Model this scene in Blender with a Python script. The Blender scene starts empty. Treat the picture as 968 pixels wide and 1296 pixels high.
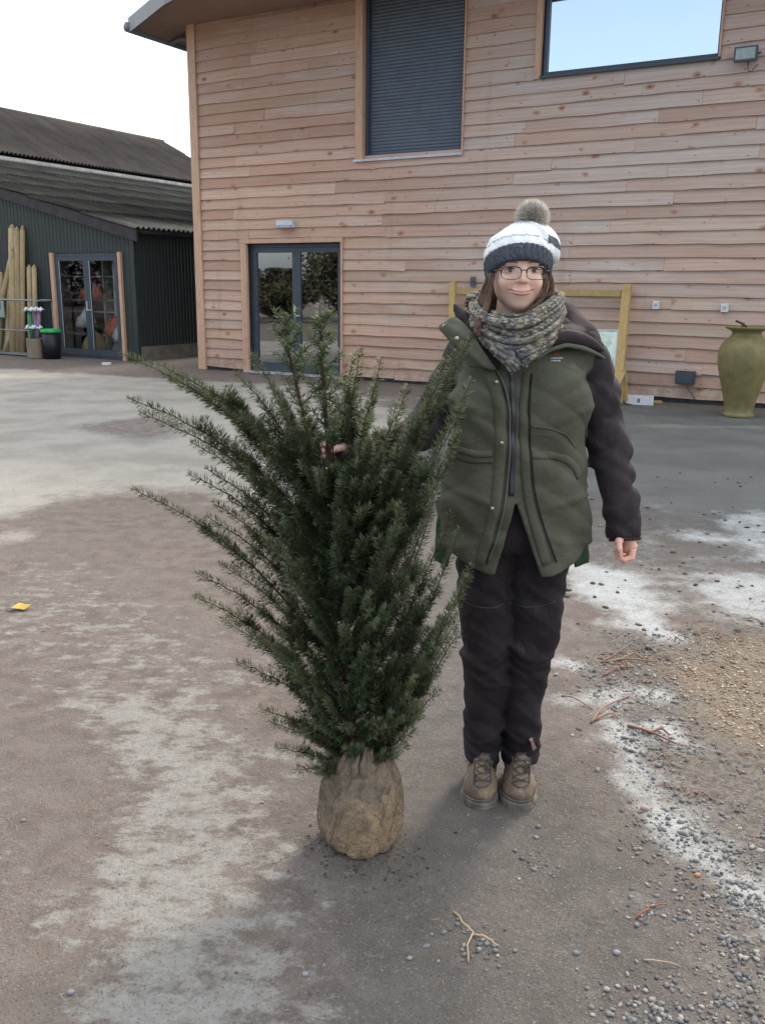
import bpy, math, random
import numpy as np
from mathutils import Vector, Matrix, noise as mnoise
rnd = random.Random(7)
rng = np.random.default_rng(7)
S = bpy.context.scene
COL = S.collection

# ------------------------------------------------------------------ camera
FPX = 735.0; PITCH = math.atan(183/735.0); ROLL = 0.012; CAMH = 1.55
FRAME_H = 836.0          # rows of the photograph that the picture height covers
_cp, _sp = math.cos(PITCH), math.sin(PITCH)
_fw = np.array([0, _cp, -_sp]); _u0 = np.array([0, _sp, _cp]); _r0 = np.array([1., 0, 0])
_rt = _r0*math.cos(ROLL)+_u0*math.sin(ROLL); _up = -_r0*math.sin(ROLL)+_u0*math.cos(ROLL)
cam = bpy.data.cameras.new('camera'); camo = bpy.data.objects.new('camera', cam); COL.objects.link(camo)
cam.sensor_fit = 'VERTICAL'; cam.sensor_height = 36; cam.sensor_width = 27
cam.lens = FPX/FRAME_H*36
cam.clip_start = 0.05; cam.clip_end = 2000
Mx = Matrix.Identity(4)
for i in range(3):
    Mx[i][0] = _rt[i]; Mx[i][1] = _up[i]; Mx[i][2] = -_fw[i]
Mx[2][3] = CAMH
camo.matrix_world = Mx
S.camera = camo
S.view_settings.view_transform = 'Standard'; S.view_settings.look = 'None'
S.view_settings.gamma = 1.0; S.view_settings.exposure = 0.90
S.cycles.max_bounces = 6; S.cycles.transparent_max_bounces = 12
S.cycles.use_denoising = True

# ------------------------------------------------------------------ world and sun
SUN_AZ = math.radians(30); SUN_EL = math.radians(41)      # azimuth clockwise from +Y
sdir = Vector((math.sin(SUN_AZ)*math.cos(SUN_EL), math.cos(SUN_AZ)*math.cos(SUN_EL), math.sin(SUN_EL)))
world = bpy.data.worlds.new('World'); S.world = world; world.use_nodes = True
wn = world.node_tree; wn.nodes.clear()
def wnode(t, **k):
    n = wn.nodes.new(t)
    for a, b in k.items(): setattr(n, a, b)
    return n
wo = wnode('ShaderNodeOutputWorld'); bg1 = wnode('ShaderNodeBackground'); bg2 = wnode('ShaderNodeBackground')
mixw = wnode('ShaderNodeMixShader')
sky = wnode('ShaderNodeTexSky', sky_type='NISHITA', sun_disc=False)
sky.sun_elevation = SUN_EL; sky.sun_rotation = SUN_AZ; sky.air_density = 1.0; sky.dust_density = 2.5; sky.ozone_density = 1.5
bg1.inputs[1].default_value = 0.13
wn.links.new(sky.outputs[0], bg1.inputs[0])
bg2.inputs[0].default_value = (0.93, 0.965, 1.0, 1); bg2.inputs[1].default_value = 1.0
tcw = wnode('ShaderNodeTexCoord'); dot = wnode('ShaderNodeVectorMath', operation='DOT_PRODUCT')
dot.inputs[1].default_value = (math.sin(SUN_AZ), math.cos(SUN_AZ), 0)
wn.links.new(tcw.outputs['Generated'], dot.inputs[0])
nzw = wnode('ShaderNodeTexNoise'); nzw.inputs['Scale'].default_value = 2.2; nzw.inputs['Detail'].default_value = 5
wn.links.new(tcw.outputs['Generated'], nzw.inputs['Vector'])
ad = wnode('ShaderNodeMath', operation='MULTIPLY_ADD'); ad.inputs[1].default_value = 0.6
wn.links.new(nzw.outputs['Fac'], ad.inputs[0]); wn.links.new(dot.outputs['Value'], ad.inputs[2])
mr = wnode('ShaderNodeMapRange', interpolation_type='SMOOTHSTEP')
mr.inputs['From Min'].default_value = -0.52; mr.inputs['From Max'].default_value = -0.16
mr.inputs['To Min'].default_value = 0.14
wn.links.new(ad.outputs[0], mr.inputs['Value'])
wn.links.new(mr.outputs[0], mixw.inputs[0]); wn.links.new(bg1.outputs[0], mixw.inputs[1]); wn.links.new(bg2.outputs[0], mixw.inputs[2])
wn.links.new(mixw.outputs[0], wo.inputs[0])
sun = bpy.data.lights.new('sun', 'SUN'); sun.energy = 2.0; sun.angle = math.radians(12); sun.color = (1, 0.88, 0.70)
suno = bpy.data.objects.new('sun', sun); COL.objects.link(suno)
suno.rotation_euler = sdir.to_track_quat('Z', 'Y').to_euler()

# ------------------------------------------------------------------ photograph geometry: pixel -> point in the place
CC = np.array([0, 0, CAMH])
def ray(x, y):
    d = (x-484)*_rt-(y-648)*_up+FPX*_fw
    return d/np.linalg.norm(d)
def gnd(x, y, z=0.0):
    d = ray(x, y); return CC+d*(z-CAMH)/d[2]
def atY(x, y, Y):
    d = ray(x, y); return CC+d*Y/d[1]
A0 = gnd(337, 531); B0 = gnd(796, 563.5)
ub = (B0-A0)/np.linalg.norm(B0-A0); nb = np.array([-ub[1], ub[0], 0])
BANG = math.atan2(ub[1], ub[0])
def wallpt(x, y, off=0.0):
    d = ray(x, y); t = ((A0-CC)@nb+off)/(d@nb); Q = CC+d*t
    return (Q-A0)@ub, Q[2]
def bw(s, t, z): return A0+ub*s+nb*t+np.array([0, 0, z])

# ------------------------------------------------------------------ object helpers
def tag(o, label=None, cat=None, group=None, kind=None):
    if label: o['label'] = label
    if cat: o['category'] = cat
    if group: o['group'] = group
    if kind: o['kind'] = kind
    return o
def empty(name, loc=(0, 0, 0), rz=0, label=None, cat=None, group=None):
    o = bpy.data.objects.new(name, None); COL.objects.link(o)
    o.location = loc; o.rotation_euler = (0, 0, rz); o.empty_display_size = .1
    return tag(o, label, cat, group)
def mobj(name, V, F, mat, parent=None, smooth=False, loc=None, kind=None, mats=None, midx=None):
    me = bpy.data.meshes.new(name)
    V = np.asarray(V, float)
    if isinstance(F, np.ndarray):
        me.vertices.add(len(V)); me.vertices.foreach_set('co', V.astype(np.float32).ravel())
        n, k = F.shape
        me.loops.add(n*k); me.loops.foreach_set('vertex_index', F.astype(np.int32).ravel())
        me.polygons.add(n); me.polygons.foreach_set('loop_start', np.arange(0, n*k, k, dtype=np.int32))
        me.polygons.foreach_set('loop_total', np.full(n, k, dtype=np.int32))
        me.update(calc_edges=True)
    else:
        me.from_pydata([tuple(v) for v in V], [], F); me.update()
    for m in (mats or [mat]): me.materials.append(m)
    if midx is not None: me.polygons.foreach_set('material_index', np.asarray(midx, dtype=np.int32))
    if smooth: me.polygons.foreach_set('use_smooth', np.ones(len(me.polygons), dtype=bool))
    o = bpy.data.objects.new(name, me); COL.objects.link(o)
    if parent is not None: o.parent = parent
    if loc is not None: o.location = loc
    if kind: o['kind'] = kind
    return o
class MB:
    def __init__(s): s.V = []; s.F = []
    def add(s, V, F):
        b = len(s.V); s.V += [tuple(map(float, v)) for v in V]; s.F += [tuple(i+b for i in f) for f in F]; return s
    def box(s, x0, y0, z0, x1, y1, z1):
        return s.add([(x0,y0,z0),(x1,y0,z0),(x1,y1,z0),(x0,y1,z0),(x0,y0,z1),(x1,y0,z1),(x1,y1,z1),(x0,y1,z1)],
                     [(0,3,2,1),(4,5,6,7),(0,1,5,4),(1,2,6,5),(2,3,7,6),(3,0,4,7)])
    def bar(s, a, b, w, h, upv=(0, 0, 1)):
        a = np.array(a, float); b = np.array(b, float); d = b-a; d /= np.linalg.norm(d)
        x = np.cross(d, upv); x /= np.linalg.norm(x); y = np.cross(x, d)
        V = [p+x*i*w/2+y*j*h/2 for p in (a, b) for i, j in ((-1,-1),(1,-1),(1,1),(-1,1))]
        return s.add(V, [(0,3,2,1),(4,5,6,7),(0,1,5,4),(1,2,6,5),(2,3,7,6),(3,0,4,7)])
    def tube(s, P, R, n=8, caps=True):
        V, F = tube(P, R, n, caps); return s.add(V, F)
    def build(s, name, mat, parent=None, smooth=False, kind=None, loc=None): return mobj(name, s.V, s.F, mat, parent, smooth, loc, kind)
def tube(P, R, n=8, caps=True):
    P = np.asarray(P, float); m = len(P); R = np.broadcast_to(np.asarray(R, float), (m,))
    T = np.gradient(P, axis=0); T /= np.linalg.norm(T, axis=1)[:, None]+1e-12
    ref = np.array([0, 0, 1.]) if abs(T[0][2]) < .9 else np.array([1., 0, 0])
    V = []; x = np.cross(T[0], ref); x /= np.linalg.norm(x)
    for i in range(m):
        x = x-T[i]*(x@T[i]); x /= np.linalg.norm(x)+1e-12; y = np.cross(T[i], x)
        for k in range(n):
            a = 2*math.pi*k/n; V.append(P[i]+R[i]*(math.cos(a)*x+math.sin(a)*y))
    F = [(i*n+k, i*n+(k+1)%n, (i+1)*n+(k+1)%n, (i+1)*n+k) for i in range(m-1) for k in range(n)]
    if caps: F += [tuple(range(n))[::-1], tuple((m-1)*n+k for k in range(n))]
    return V, F
def lathe(prof, n=32, c=(0, 0)):
    V = []; F = []
    for r, z in prof:
        for k in range(n):
            a = 2*math.pi*k/n; V.append((c[0]+r*math.cos(a), c[1]+r*math.sin(a), z))
    for i in range(len(prof)-1):
        for k in range(n): F.append((i*n+k, i*n+(k+1)%n, (i+1)*n+(k+1)%n, (i+1)*n+k))
    return V, F

# ------------------------------------------------------------------ materials
class NT:
    def __init__(s, name):
        s.m = bpy.data.materials.new(name); s.m.use_nodes = True; s.t = s.m.node_tree; s.t.nodes.clear()
        s.out = s.n('ShaderNodeOutputMaterial'); s.b = s.n('ShaderNodeBsdfPrincipled'); s.l(s.b.outputs[0], s.out.inputs[0])
        s.tc = s.n('ShaderNodeTexCoord')
    def n(s, t, **k):
        o = s.t.nodes.new(t)
        for a, b in k.items(): setattr(o, a, b)
        return o
    def l(s, a, b): s.t.links.new(a, b)
    def val(s, inp, v):
        if hasattr(v, 'is_linked') or hasattr(v, 'node'): s.l(v, inp)
        elif isinstance(v, (tuple, list)) and len(v) == 3 and inp.type == 'RGBA': inp.default_value = (*v, 1)
        else: inp.default_value = v
    def mapping(s, scale=(1, 1, 1), rot=(0, 0, 0), src=None):
        m = s.n('ShaderNodeMapping'); m.inputs['Scale'].default_value = scale; m.inputs['Rotation'].default_value = rot
        s.l(src or s.tc.outputs['Object'], m.inputs[0]); return m.outputs[0]
    def noise(s, scale, detail=5, rough=.55, vec=None, dist=0, out='Fac'):
        n = s.n('ShaderNodeTexNoise'); n.inputs['Scale'].default_value = scale; n.inputs['Detail'].default_value = detail
        n.inputs['Roughness'].default_value = rough; n.inputs['Distortion'].default_value = dist
        s.l(vec or s.tc.outputs['Object'], n.inputs['Vector']); return n.outputs[out]
    def vor(s, scale, vec=None, feature='F1', out='Distance', rand=1):
        n = s.n('ShaderNodeTexVoronoi', feature=feature); n.inputs['Scale'].default_value = scale; n.inputs['Randomness'].default_value = rand
        s.l(vec or s.tc.outputs['Object'], n.inputs['Vector']); return n.outputs[out]
    def wave(s, scale, vec=None, dist=0, direction='X', prof='SIN', dscale=1):
        n = s.n('ShaderNodeTexWave', bands_direction=direction, wave_profile=prof); n.inputs['Scale'].default_value = scale
        n.inputs['Distortion'].default_value = dist; n.inputs['Detail Scale'].default_value = dscale
        s.l(vec or s.tc.outputs['Object'], n.inputs['Vector']); return n.outputs['Fac']
    def ramp(s, f, lo, hi, a=0., b=1., smooth=True):
        n = s.n('ShaderNodeMapRange', interpolation_type='SMOOTHSTEP' if smooth else 'LINEAR')
        s.l(f, n.inputs['Value']); n.inputs['From Min'].default_value = lo; n.inputs['From Max'].default_value = hi
        n.inputs['To Min'].default_value = a; n.inputs['To Max'].default_value = b; return n.outputs[0]
    def math(s, op, a, b=None, c=None):
        n = s.n('ShaderNodeMath', operation=op)
        for i, v in enumerate((a, b, c)):
            if v is not None: s.val(n.inputs[i], v)
        return n.outputs[0]
    def mix(s, f, a, b, mode='MIX'):
        n = s.n('ShaderNodeMix', data_type='RGBA', blend_type=mode)
        s.val(n.inputs[0], f); s.val(n.inputs[6], a); s.val(n.inputs[7], b); return n.outputs[2]
    def attr(s, name, out='Fac'):
        n = s.n('ShaderNodeAttribute', attribute_name=name); return n.outputs[out]
    def objrand(s): return s.n('ShaderNodeObjectInfo').outputs['Random']
    def bump(s, h, strength=.4, dist=.01, normal=None):
        n = s.n('ShaderNodeBump'); n.inputs['Strength'].default_value = strength; n.inputs['Distance'].default_value = dist
        s.l(h, n.inputs['Height'])
        if normal: s.l(normal, n.inputs['Normal'])
        s.l(n.outputs[0], s.b.inputs['Normal']); return n.outputs[0]
    def fin(s, col, rough=.8, metal=0, spec=None):
        s.val(s.b.inputs['Base Color'], col); s.val(s.b.inputs['Roughness'], rough); s.b.inputs['Metallic'].default_value = metal
        if spec is not None: s.b.inputs['Specular IOR Level'].default_value = spec
        return s.m
def simple(name, c1, c2=None, scale=20, rough=.7, metal=0, bump=0, bscale=None, stretch=(1, 1, 1), spec=None, rv=0, lo=.35, hi=.65):
    t = NT(name); v = t.mapping(stretch); c2 = c2 or tuple(x*.75 for x in c1)
    f = t.ramp(t.noise(scale, 5, .6, v), lo, hi); col = t.mix(f, c1, c2)
    if rv:
        col = t.mix(1.0, col, t.mix(t.objrand(), (1-rv,)*3, (1+rv,)*3), 'MULTIPLY')
    if bump: t.bump(t.noise(bscale or scale*3, 4, .6, v), bump, .01)
    return t.fin(col, rough, metal, spec)

def board_material():
    t = NT('larch_board'); r = t.objrand()
    comb = t.n('ShaderNodeCombineXYZ'); t.l(t.math('MULTIPLY', r, 37.0), comb.inputs[0]); t.l(t.math('MULTIPLY', r, 91.0), comb.inputs[2])
    addv = t.n('ShaderNodeVectorMath', operation='ADD'); t.l(t.tc.outputs['Object'], addv.inputs[0]); t.l(comb.outputs[0], addv.inputs[1])
    v = addv.outputs[0]
    r2 = t.n('ShaderNodeTexWhiteNoise', noise_dimensions='1D'); t.l(t.math('MULTIPLY', r, 733.1), r2.inputs['W']); r2 = r2.outputs['Value']
    base = t.mix(r, (0.54, 0.335, 0.250), (0.62, 0.44, 0.345))
    base = t.mix(t.ramp(r2, .8, .98, 0, .6), base, (0.52, 0.37, 0.24))
    base = t.mix(1.0, base, t.mix(t.math('FRACT', t.math('MULTIPLY', r2, 7.3)), (.80, .79, .79), (1.12, 1.12, 1.12)), 'MULTIPLY')
    # weathering: greyer towards the exposed end of the wall and in long patches
    sx = t.n('ShaderNodeSeparateXYZ'); t.l(t.tc.outputs['Object'], sx.inputs[0])
    wx = t.ramp(sx.outputs[0], 2.0, 9.0, 0, .75); wz = t.ramp(sx.outputs[2], 0.9, 2.6, .25, 1.0)
    g = t.math('ADD', t.math('MULTIPLY', wx, wz), t.ramp(t.noise(1.0, 3, .6, t.mapping((.5, 1, 2.2), src=v)), .42, .75, 0, .6))
    g = t.math('MULTIPLY', g, t.ramp(r2, 0, 1, .45, 1.25), None)
    base = t.mix(g, base, (0.56, 0.50, 0.455))
    grain = t.noise(14, 6, .7, t.mapping((.06, 1, 1.9), src=v), 1.2)
    base = t.mix(t.ramp(grain, .3, .75, 0, .42), base, (0.36, 0.20, 0.13))
    cath = t.wave(1.6, t.mapping((.22, 1, 3.2), src=v), 9, 'Z', dscale=.8)
    base = t.mix(t.ramp(cath, .72, 1.0, 0, .22), base, (0.40, 0.22, 0.13))
    # knots with a drag of darker grain
    kv = t.mapping((2.9, 0.01, 5.2), src=v)
    kd = t.vor(1.0, kv); kn = t.noise(9, 3, .6, v)
    kd = t.math('ADD', kd, t.ramp(t.noise(1.7, 2, .5, v), .42, .56, .25, 0)); kd2 = t.math('ADD', kd, t.math('MULTIPLY', t.math('SUBTRACT', kn, .5), .22))
    sel = t.ramp(t.vor(1.0, kv, out='Color'), .35, .5) if False else 1.0
    base = t.mix(t.ramp(kd2, .10, .26, .75, 0), base, (0.36, 0.15, 0.075))
    base = t.mix(t.ramp(kd2, .04, .10, .9, 0), base, (0.20, 0.09, 0.05))
    kv2 = t.mapping((5.5, 0.01, 9.0), (0, .12, 0), src=v); k3 = t.vor(1.0, kv2)
    base = t.mix(t.ramp(k3, .06, .14, .8, 0), base, (0.30, 0.15, 0.09))
    base = t.mix(t.ramp(t.noise(2.6, 5, .65, t.mapping((1, 1, 2.5), src=v)), .55, .8, 0, .35), base, (0.34, 0.25, 0.20))
    # dirt splashed up from the yard, and faint upright water streaks
    spl = t.math('MULTIPLY', t.ramp(sx.outputs[2], .55, .05), t.ramp(t.noise(5, 6, .7), .35, .65)); base = t.mix(t.math('MULTIPLY', spl, .55), base, (0.20, 0.155, 0.125))
    stk = t.ramp(t.noise(1.0, 5, .65, t.mapping((3.2, 1, .22))), .55, .78, 0, .38); base = t.mix(stk, base, (0.30, 0.235, 0.20))
    t.bump(grain, .5, .004)
    return t.fin(base, .78, 0, .25)
M = {}
M['board'] = board_material()
def timber(name, c1, c2, rv=.1):
    t = NT(name); v = t.mapping((1, 1, .12)); g = t.noise(30, 5, .65, v, 1.0)
    col = t.mix(t.ramp(g, .3, .75), c1, c2)
    col = t.mix(t.ramp(t.noise(3, 4, .6), .55, .75, 0, .5), col, tuple(x*.55 for x in c1))
    col = t.mix(1.0, col, t.mix(t.objrand(), (1-rv,)*3, (1+rv,)*3), 'MULTIPLY')
    t.bump(g, .4, .004); return t.fin(col, .75, 0, .25)
M['post_wood'] = timber('trim_larch', (0.60, 0.40, 0.28), (0.46, 0.28, 0.19))
M['stake_wood'] = timber('treated_pine', (0.42, 0.33, 0.19), (0.28, 0.21, 0.12), .18)
M['frame_wood'] = timber('yellow_pine', (0.50, 0.35, 0.15), (0.38, 0.26, 0.11))
M['anthracite'] = simple('anthracite_paint', (0.045, 0.058, 0.075), (0.055, 0.07, 0.09), 8, .38, 0, .05, 60)
M['shutter'] = simple('shutter_paint', (0.085, 0.107, 0.140), (0.100, 0.125, 0.160), 5, .42)
M['fascia'] = simple('fascia_metal', (0.10, 0.115, 0.135), (0.13, 0.145, 0.16), 3, .45)
M['soffit'] = simple('soffit_boards', (0.30, 0.20, 0.15), (0.20, 0.13, 0.10), 9, .8, 0, .2, 40, (.3, 6, 1))
M['sill'] = simple('sill_aluminium', (0.55, 0.57, 0.60), (0.45, 0.47, 0.50), 10, .4, .3)
M['dark'] = simple('dark_void', (0.02, 0.02, 0.022), (0.03, 0.03, 0.032), 8, .9)
M['plinth'] = simple('black_plinth', (0.028, 0.03, 0.033), (0.05, 0.05, 0.05), 12, .85, 0, .3)
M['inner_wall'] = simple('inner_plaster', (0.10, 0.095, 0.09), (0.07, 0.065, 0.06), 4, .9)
M['greenmetal'] = simple('dark_green_cladding', (0.022, 0.033, 0.030), (0.032, 0.042, 0.040), 2.5, .55, 0, .1, 60, (1, 1, .25), lo=.3, hi=.75)
M['purlin'] = simple('barge_board', (0.055, 0.042, 0.05), (0.035, 0.028, 0.033), 6, .8)
def roofmat(name, base, base2, lich, amount, pale):
    t = NT(name)
    c = t.mix(t.ramp(t.noise(.9, 6, .65, t.mapping((.5, 1.6, 1))), .35, .65), base, base2)
    c = t.mix(t.math('MULTIPLY', t.ramp(t.noise(1.3, 8, .75, t.mapping((.35, 1.8, 1))), .44, .62), amount), c, lich)
    c = t.mix(t.ramp(t.noise(14, 6, .75), .56, .70, 0, amount), c, pale)
    c = t.mix(t.ramp(t.noise(22, 5, .7), .60, .74, 0, .7), c, (0.035, 0.03, 0.028))
    t.bump(t.noise(40, 5, .7), .7, .02); return t.fin(c, .95, 0, .1)
M['roof_low'] = roofmat('lichen_fibre_cement', (0.095, 0.090, 0.085), (0.145, 0.138, 0.128), (0.20, 0.195, 0.165), .7, (0.36, 0.355, 0.33))
M['roof_high'] = roofmat('dark_fibre_cement', (0.068, 0.058, 0.056), (0.088, 0.075, 0.07), (0.13, 0.115, 0.10), .4, (0.2, 0.19, 0.18))
M['flash'] = simple('pale_flashing', (0.42, 0.43, 0.44), (0.27, 0.27, 0.27), 5, .6)
M['block'] = simple('rendered_block', (0.24, 0.21, 0.18), (0.16, 0.14, 0.12), 5, .9, 0, .3)
def glassmat(name, tint, refl=1.0, trans=.7):
    t = NT(name); t.t.nodes.remove(t.b)
    gl = t.n('ShaderNodeBsdfGlossy'); gl.inputs['Roughness'].default_value = .015; gl.inputs[0].default_value = (*tint, 1)
    tr = t.n('ShaderNodeBsdfTransparent'); tr.inputs[0].default_value = (trans, trans*1.02, trans*1.0, 1)
    fr = t.n('ShaderNodeFresnel'); fr.inputs[0].default_value = 1.5
    f = t.math('MULTIPLY', t.ramp(fr.outputs[0], 0, 1, refl, 1, False), t.math('SUBTRACT', 1.0, t.n('ShaderNodeNewGeometry').outputs['Backfacing']))
    wv = t.n('ShaderNodeBump'); wv.inputs['Strength'].default_value = .05; wv.inputs['Distance'].default_value = .02
    t.l(t.noise(1.2, 1), wv.inputs['Height']); t.l(wv.outputs[0], gl.inputs['Normal'])
    mx = t.n('ShaderNodeMixShader'); t.l(f, mx.inputs[0]); t.l(tr.outputs[0], mx.inputs[1]); t.l(gl.outputs[0], mx.inputs[2])
    t.l(mx.outputs[0], t.out.inputs[0]); return t.m
M['door_glass'] = glassmat('door_glass', (.9, .95, 1), .30, .8)
M['shed_glass'] = glassmat('shed_door_glass', (.8, .8, .86), .02, .92)
M['window_glass'] = glassmat('coated_window_glass', (.92, .96, 1), .88, .5)

# ------------------------------------------------------------------ timber-clad building
BD = empty('timber_clad_building', A0, BANG, 'building clad in pinkish larch weatherboards behind the person, with roller shutter and glazed doors', 'building')
LEN = 11.6; ZT = 6.0
ZB = 0.06
doorR = (1.18, 3.20, 2.28)     # s0, s1, top
shutR = (3.62, 5.38, 3.585)    # s0, s1, sill height; runs up to the soffit
winR = (6.64, 9.06, 4.53, 5.74)
# core walls behind the boards, built round the openings
mb = MB(); T0, T1 = .004, .30
def core(s0, s1, z0, z1): mb.box(s0, T0, z0, s1, T1, z1)
core(.02, doorR[0], 0, ZT); core(doorR[0], doorR[1], doorR[2], ZT); core(doorR[1], shutR[0], 0, ZT); core(shutR[0], shutR[1], 0, shutR[2])
core(shutR[1], winR[0], 0, ZT); core(winR[0], winR[1], 0, winR[2]); core(winR[0], winR[1], winR[3], ZT); core(winR[1], LEN, 0, ZT)
mb.box(.02, T1, 0, .30, 9.0, ZT); mb.box(LEN-.3, T1, 0, LEN, 9.0, ZT); mb.box(.3, 8.7, 0, LEN-.3, 9.0, ZT)
mb.build('wall', M['dark'], BD)
MB().box(.02, -.012, 0, doorR[0]-.12, .004, ZB+.03).box(doorR[1]+.06, -.012, 0, LEN, .004, ZB+.06).build('plinth', M['plinth'], BD)
PITB = 0.1775
def add_board(s0, s1, z0, z1, first):
    n = max(2, int((s1-s0)/.35)+1); V = []
    j = rnd.uniform(-.007, .007); tilt = rnd.uniform(-.007, .007)
    for i in range(n):
        s = s0+(s1-s0)*i/(n-1); e = rnd.uniform(-.008, .008)+j+tilt*(i/(n-1)-.5)*2; pr = .043+rnd.uniform(-.008, .008)
        V += [(s, -pr, z0+e), (s, -.003, z0+e), (s, -.003, z1), (s, -.009, z1)]
    F = [(0, 1, 2, 3), tuple(4*(n-1)+k for k in (3, 2, 1, 0))]
    for i in range(n-1):
        a = 4*i; b = a+4
        for k in range(4): F.append((a+k, b+k, b+(k+1) % 4, a+(k+1) % 4))
    mobj('board', V, F, M['board'], BD)
k = 0; z = ZB
while z < ZT-.02:
    zt = min(z+PITB+.022, ZT-.002)
    # courses follow the openings
    spans = []
    zc = z+PITB*.5
    edges = [(.15, LEN-.02)]
    def cut(ed, a, b):
        out = []
        for p, q in ed:
            if b <= p or a >= q: out.append((p, q))
            else:
                if a > p: out.append((p, a))
                if b < q: out.append((b, q))
        return out
    if zc < doorR[2]: edges = cut(edges, doorR[0]-.13, doorR[1]+.04)
    if zc > shutR[2]-.02: edges = cut(edges, shutR[0]-.14, shutR[1]+.035)
    if winR[2]-.03 < zc < winR[3]+.02: edges = cut(edges, winR[0]-.12, winR[1]+.03)
    for p, q in edges:
        s = p; first = True
        while s < q-.02:
            L = rnd.uniform(1.9, 4.3)
            if first: L = rnd.uniform(.7, 4.2); first = False
            e = q if s+L > q-.7 else s+L
            add_board(s+.0015, e-.0015, z, zt, first); s = e
    z += PITB; k += 1
# corner post, trims
MB().box(-.03, -.066, 0, .145, .02, ZT-.004).build('corner_post', M['post_wood'], BD)
MB().box(-.034, .022, 0, .018, .16, ZT-.004).build('corner_post', M['post_wood'], BD)
# soffit and roof (overhang widens along the wall)
so = [(-1.08, -.33), (.67, -1.27), (1.6, -1.62), (2.8, -1.88), (4.2, -1.8), (6.0, -1.4), (LEN+.5, -1.1)]
V = [(a, b, ZT) for a, b in so]+[(LEN+.5, 9.6, ZT), (-1.08, 9.6, ZT)]
nS = len(V); V += [(a, b, ZT+.05) for a, b, _ in V]
F = [tuple(range(nS)), tuple(range(2*nS-1, nS-1, -1))]+[(i, (i+1) % nS, nS+(i+1) % nS, nS+i)[::-1] for i in range(nS)]
mobj('soffit', V, F, M['soffit'], BD)
# fascia follows the edge, gutter on the corner side
def fascia(pts, z0, z1, th, name):
    m = MB()
    for (a, b), (c, d) in zip(pts[:-1], pts[1:]):
        nx, ny = (d-b), -(c-a); l = math.hypot(nx, ny); nx, ny = nx/l*th, ny/l*th
        m.add([(a, b, z0), (c, d, z0), (c+nx, d+ny, z0), (a+nx, b+ny, z0), (a, b, z1), (c, d, z1), (c+nx, d+ny, z1), (a+nx, b+ny, z1)],
              [(0,3,2,1),(4,5,6,7),(0,1,5,4),(1,2,6,5),(2,3,7,6),(3,0,4,7)])
    return m.build(name, M['fascia'], BD)
fascia(so, ZT-.07, ZT+.17, .05, 'fascia')
MB().tube([(-1.12, -.40, ZT+.02), (-1.12, 9.4, ZT+.02)], .085, 10).build('gutter', M['fascia'], BD, True)
MB().tube([(-.10, .10, 5.80), (-.10, .10, 5.45), (-.05, .12, 5.35)], .05, 8).tube([(-.9, .5, 5.93), (-.45, .3, 5.9), (-.12, .11, 5.80)], .045, 8).build('downpipe', M['fascia'], BD, True)
rf = MB(); R0 = [(a, b-.03, ZT+.18) for a, b in so]
V = R0+[(LEN+1, 9.6, ZT+.18), (-1.1, 9.6, ZT+.18)]; V += [(LEN+.6, 4, ZT+1.1), (-.7, 4, ZT+1.1)]
n6 = len(so)
F = [tuple(range(n6))+(n6+2, n6+3), (n6, n6+1, n6+3, n6+2), (n6-1, n6, n6+2), (n6+1, 0, n6+3), tuple(range(n6+1, -1, -1))]
mobj('roof', V, F, M['fascia'], BD)

# roller shutter window
s0, s1, zs = shutR
sh = MB(); nsl = 47; dz = (ZT-.01-zs)/nsl
for i in range(nsl):
    z0 = zs+.012+i*dz; sh.add([(s0+.06, .100, z0), (s1-.0, .100, z0), (s1-.0, .088, z0+dz*.5), (s0+.06, .088, z0+dz*.5), (s1-.0, .102, z0+dz*.93), (s0+.06, .102, z0+dz*.93)],
                              [(0, 1, 2, 3), (3, 2, 4, 5)])
SH = sh.build('roller_shutter', M['shutter'], BD, True)
MB().box(s0+.004, .03, zs+.01, s0+.058, .15, ZT-.01).build('guide_rail', M['anthracite'], SH); MB().box(s1+.001, .03, zs+.01, s1+.012, .12, ZT-.01).build('guide_rail', M['anthracite'], SH)
MB().box(s0-.138, -.066, zs-.02, s0-.001, .0, ZT-.006).build('window_trim', M['post_wood'], BD)
MB().box(s0-.030, .002, zs, s0+.002, .20, ZT-.006).build('window_reveal', M['post_wood'], BD)
MB().box(s1+.014, -.066, zs-.02, s1+.034, .12, ZT-.006).build('window_trim', M['post_wood'], BD)
MB().add([(s0-.17, -.075, zs-.045), (s1+.03, -.075, zs-.045), (s1+.03, .12, zs-.02), (s0-.17, .0, zs-.02),
          (s0-.17, -.075, zs-.012), (s1+.03, -.075, zs-.012), (s1+.03, .12, zs+.012), (s0-.17, .0, zs+.012)],
         [(0,3,2,1),(4,5,6,7),(0,1,5,4),(1,2,6,5),(2,3,7,6),(3,0,4,7)]).build('window_sill', M['sill'], BD)
# large window
s0, s1, z0, z1 = winR
WN = MB().box(s0, -.01, z0, s1, .09, z0+.055).box(s0, -.01, z1-.055, s1, .09, z1).box(s0, -.008, z0+.055, s0+.05, .09, z1-.055).box(s1-.022, -.008, z0+.055, s1, .09, z1-.055).build('window', M['anthracite'], BD)
MB().box(s0+.05, .03, z0+.055, s1-.022, .036, z1-.055).build('pane', M['window_glass'], WN)
MB().box(s0-.03, -.085, z0-.03, s1+.02, .0, z0-.001).build('window_sill', M['anthracite'], WN)
MB().box(s0-.118, -.066, z0-.03, s0-.031, .0, z1+.06).build('window_trim', M['post_wood'], BD)
MB().box(s1+.003, -.066, z0-.0, s1+.028, .0, z1+.06).build('window_trim', M['post_wood'], BD)
MB().box(s0-.03, .3, z0-.3, s1+.1, 2.0, z0-.2).box(s0-.1, 2.0, z0-.3, s1+.1, 2.1, ZT-.1).build('room_interior', M['inner_wall'], BD)
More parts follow.
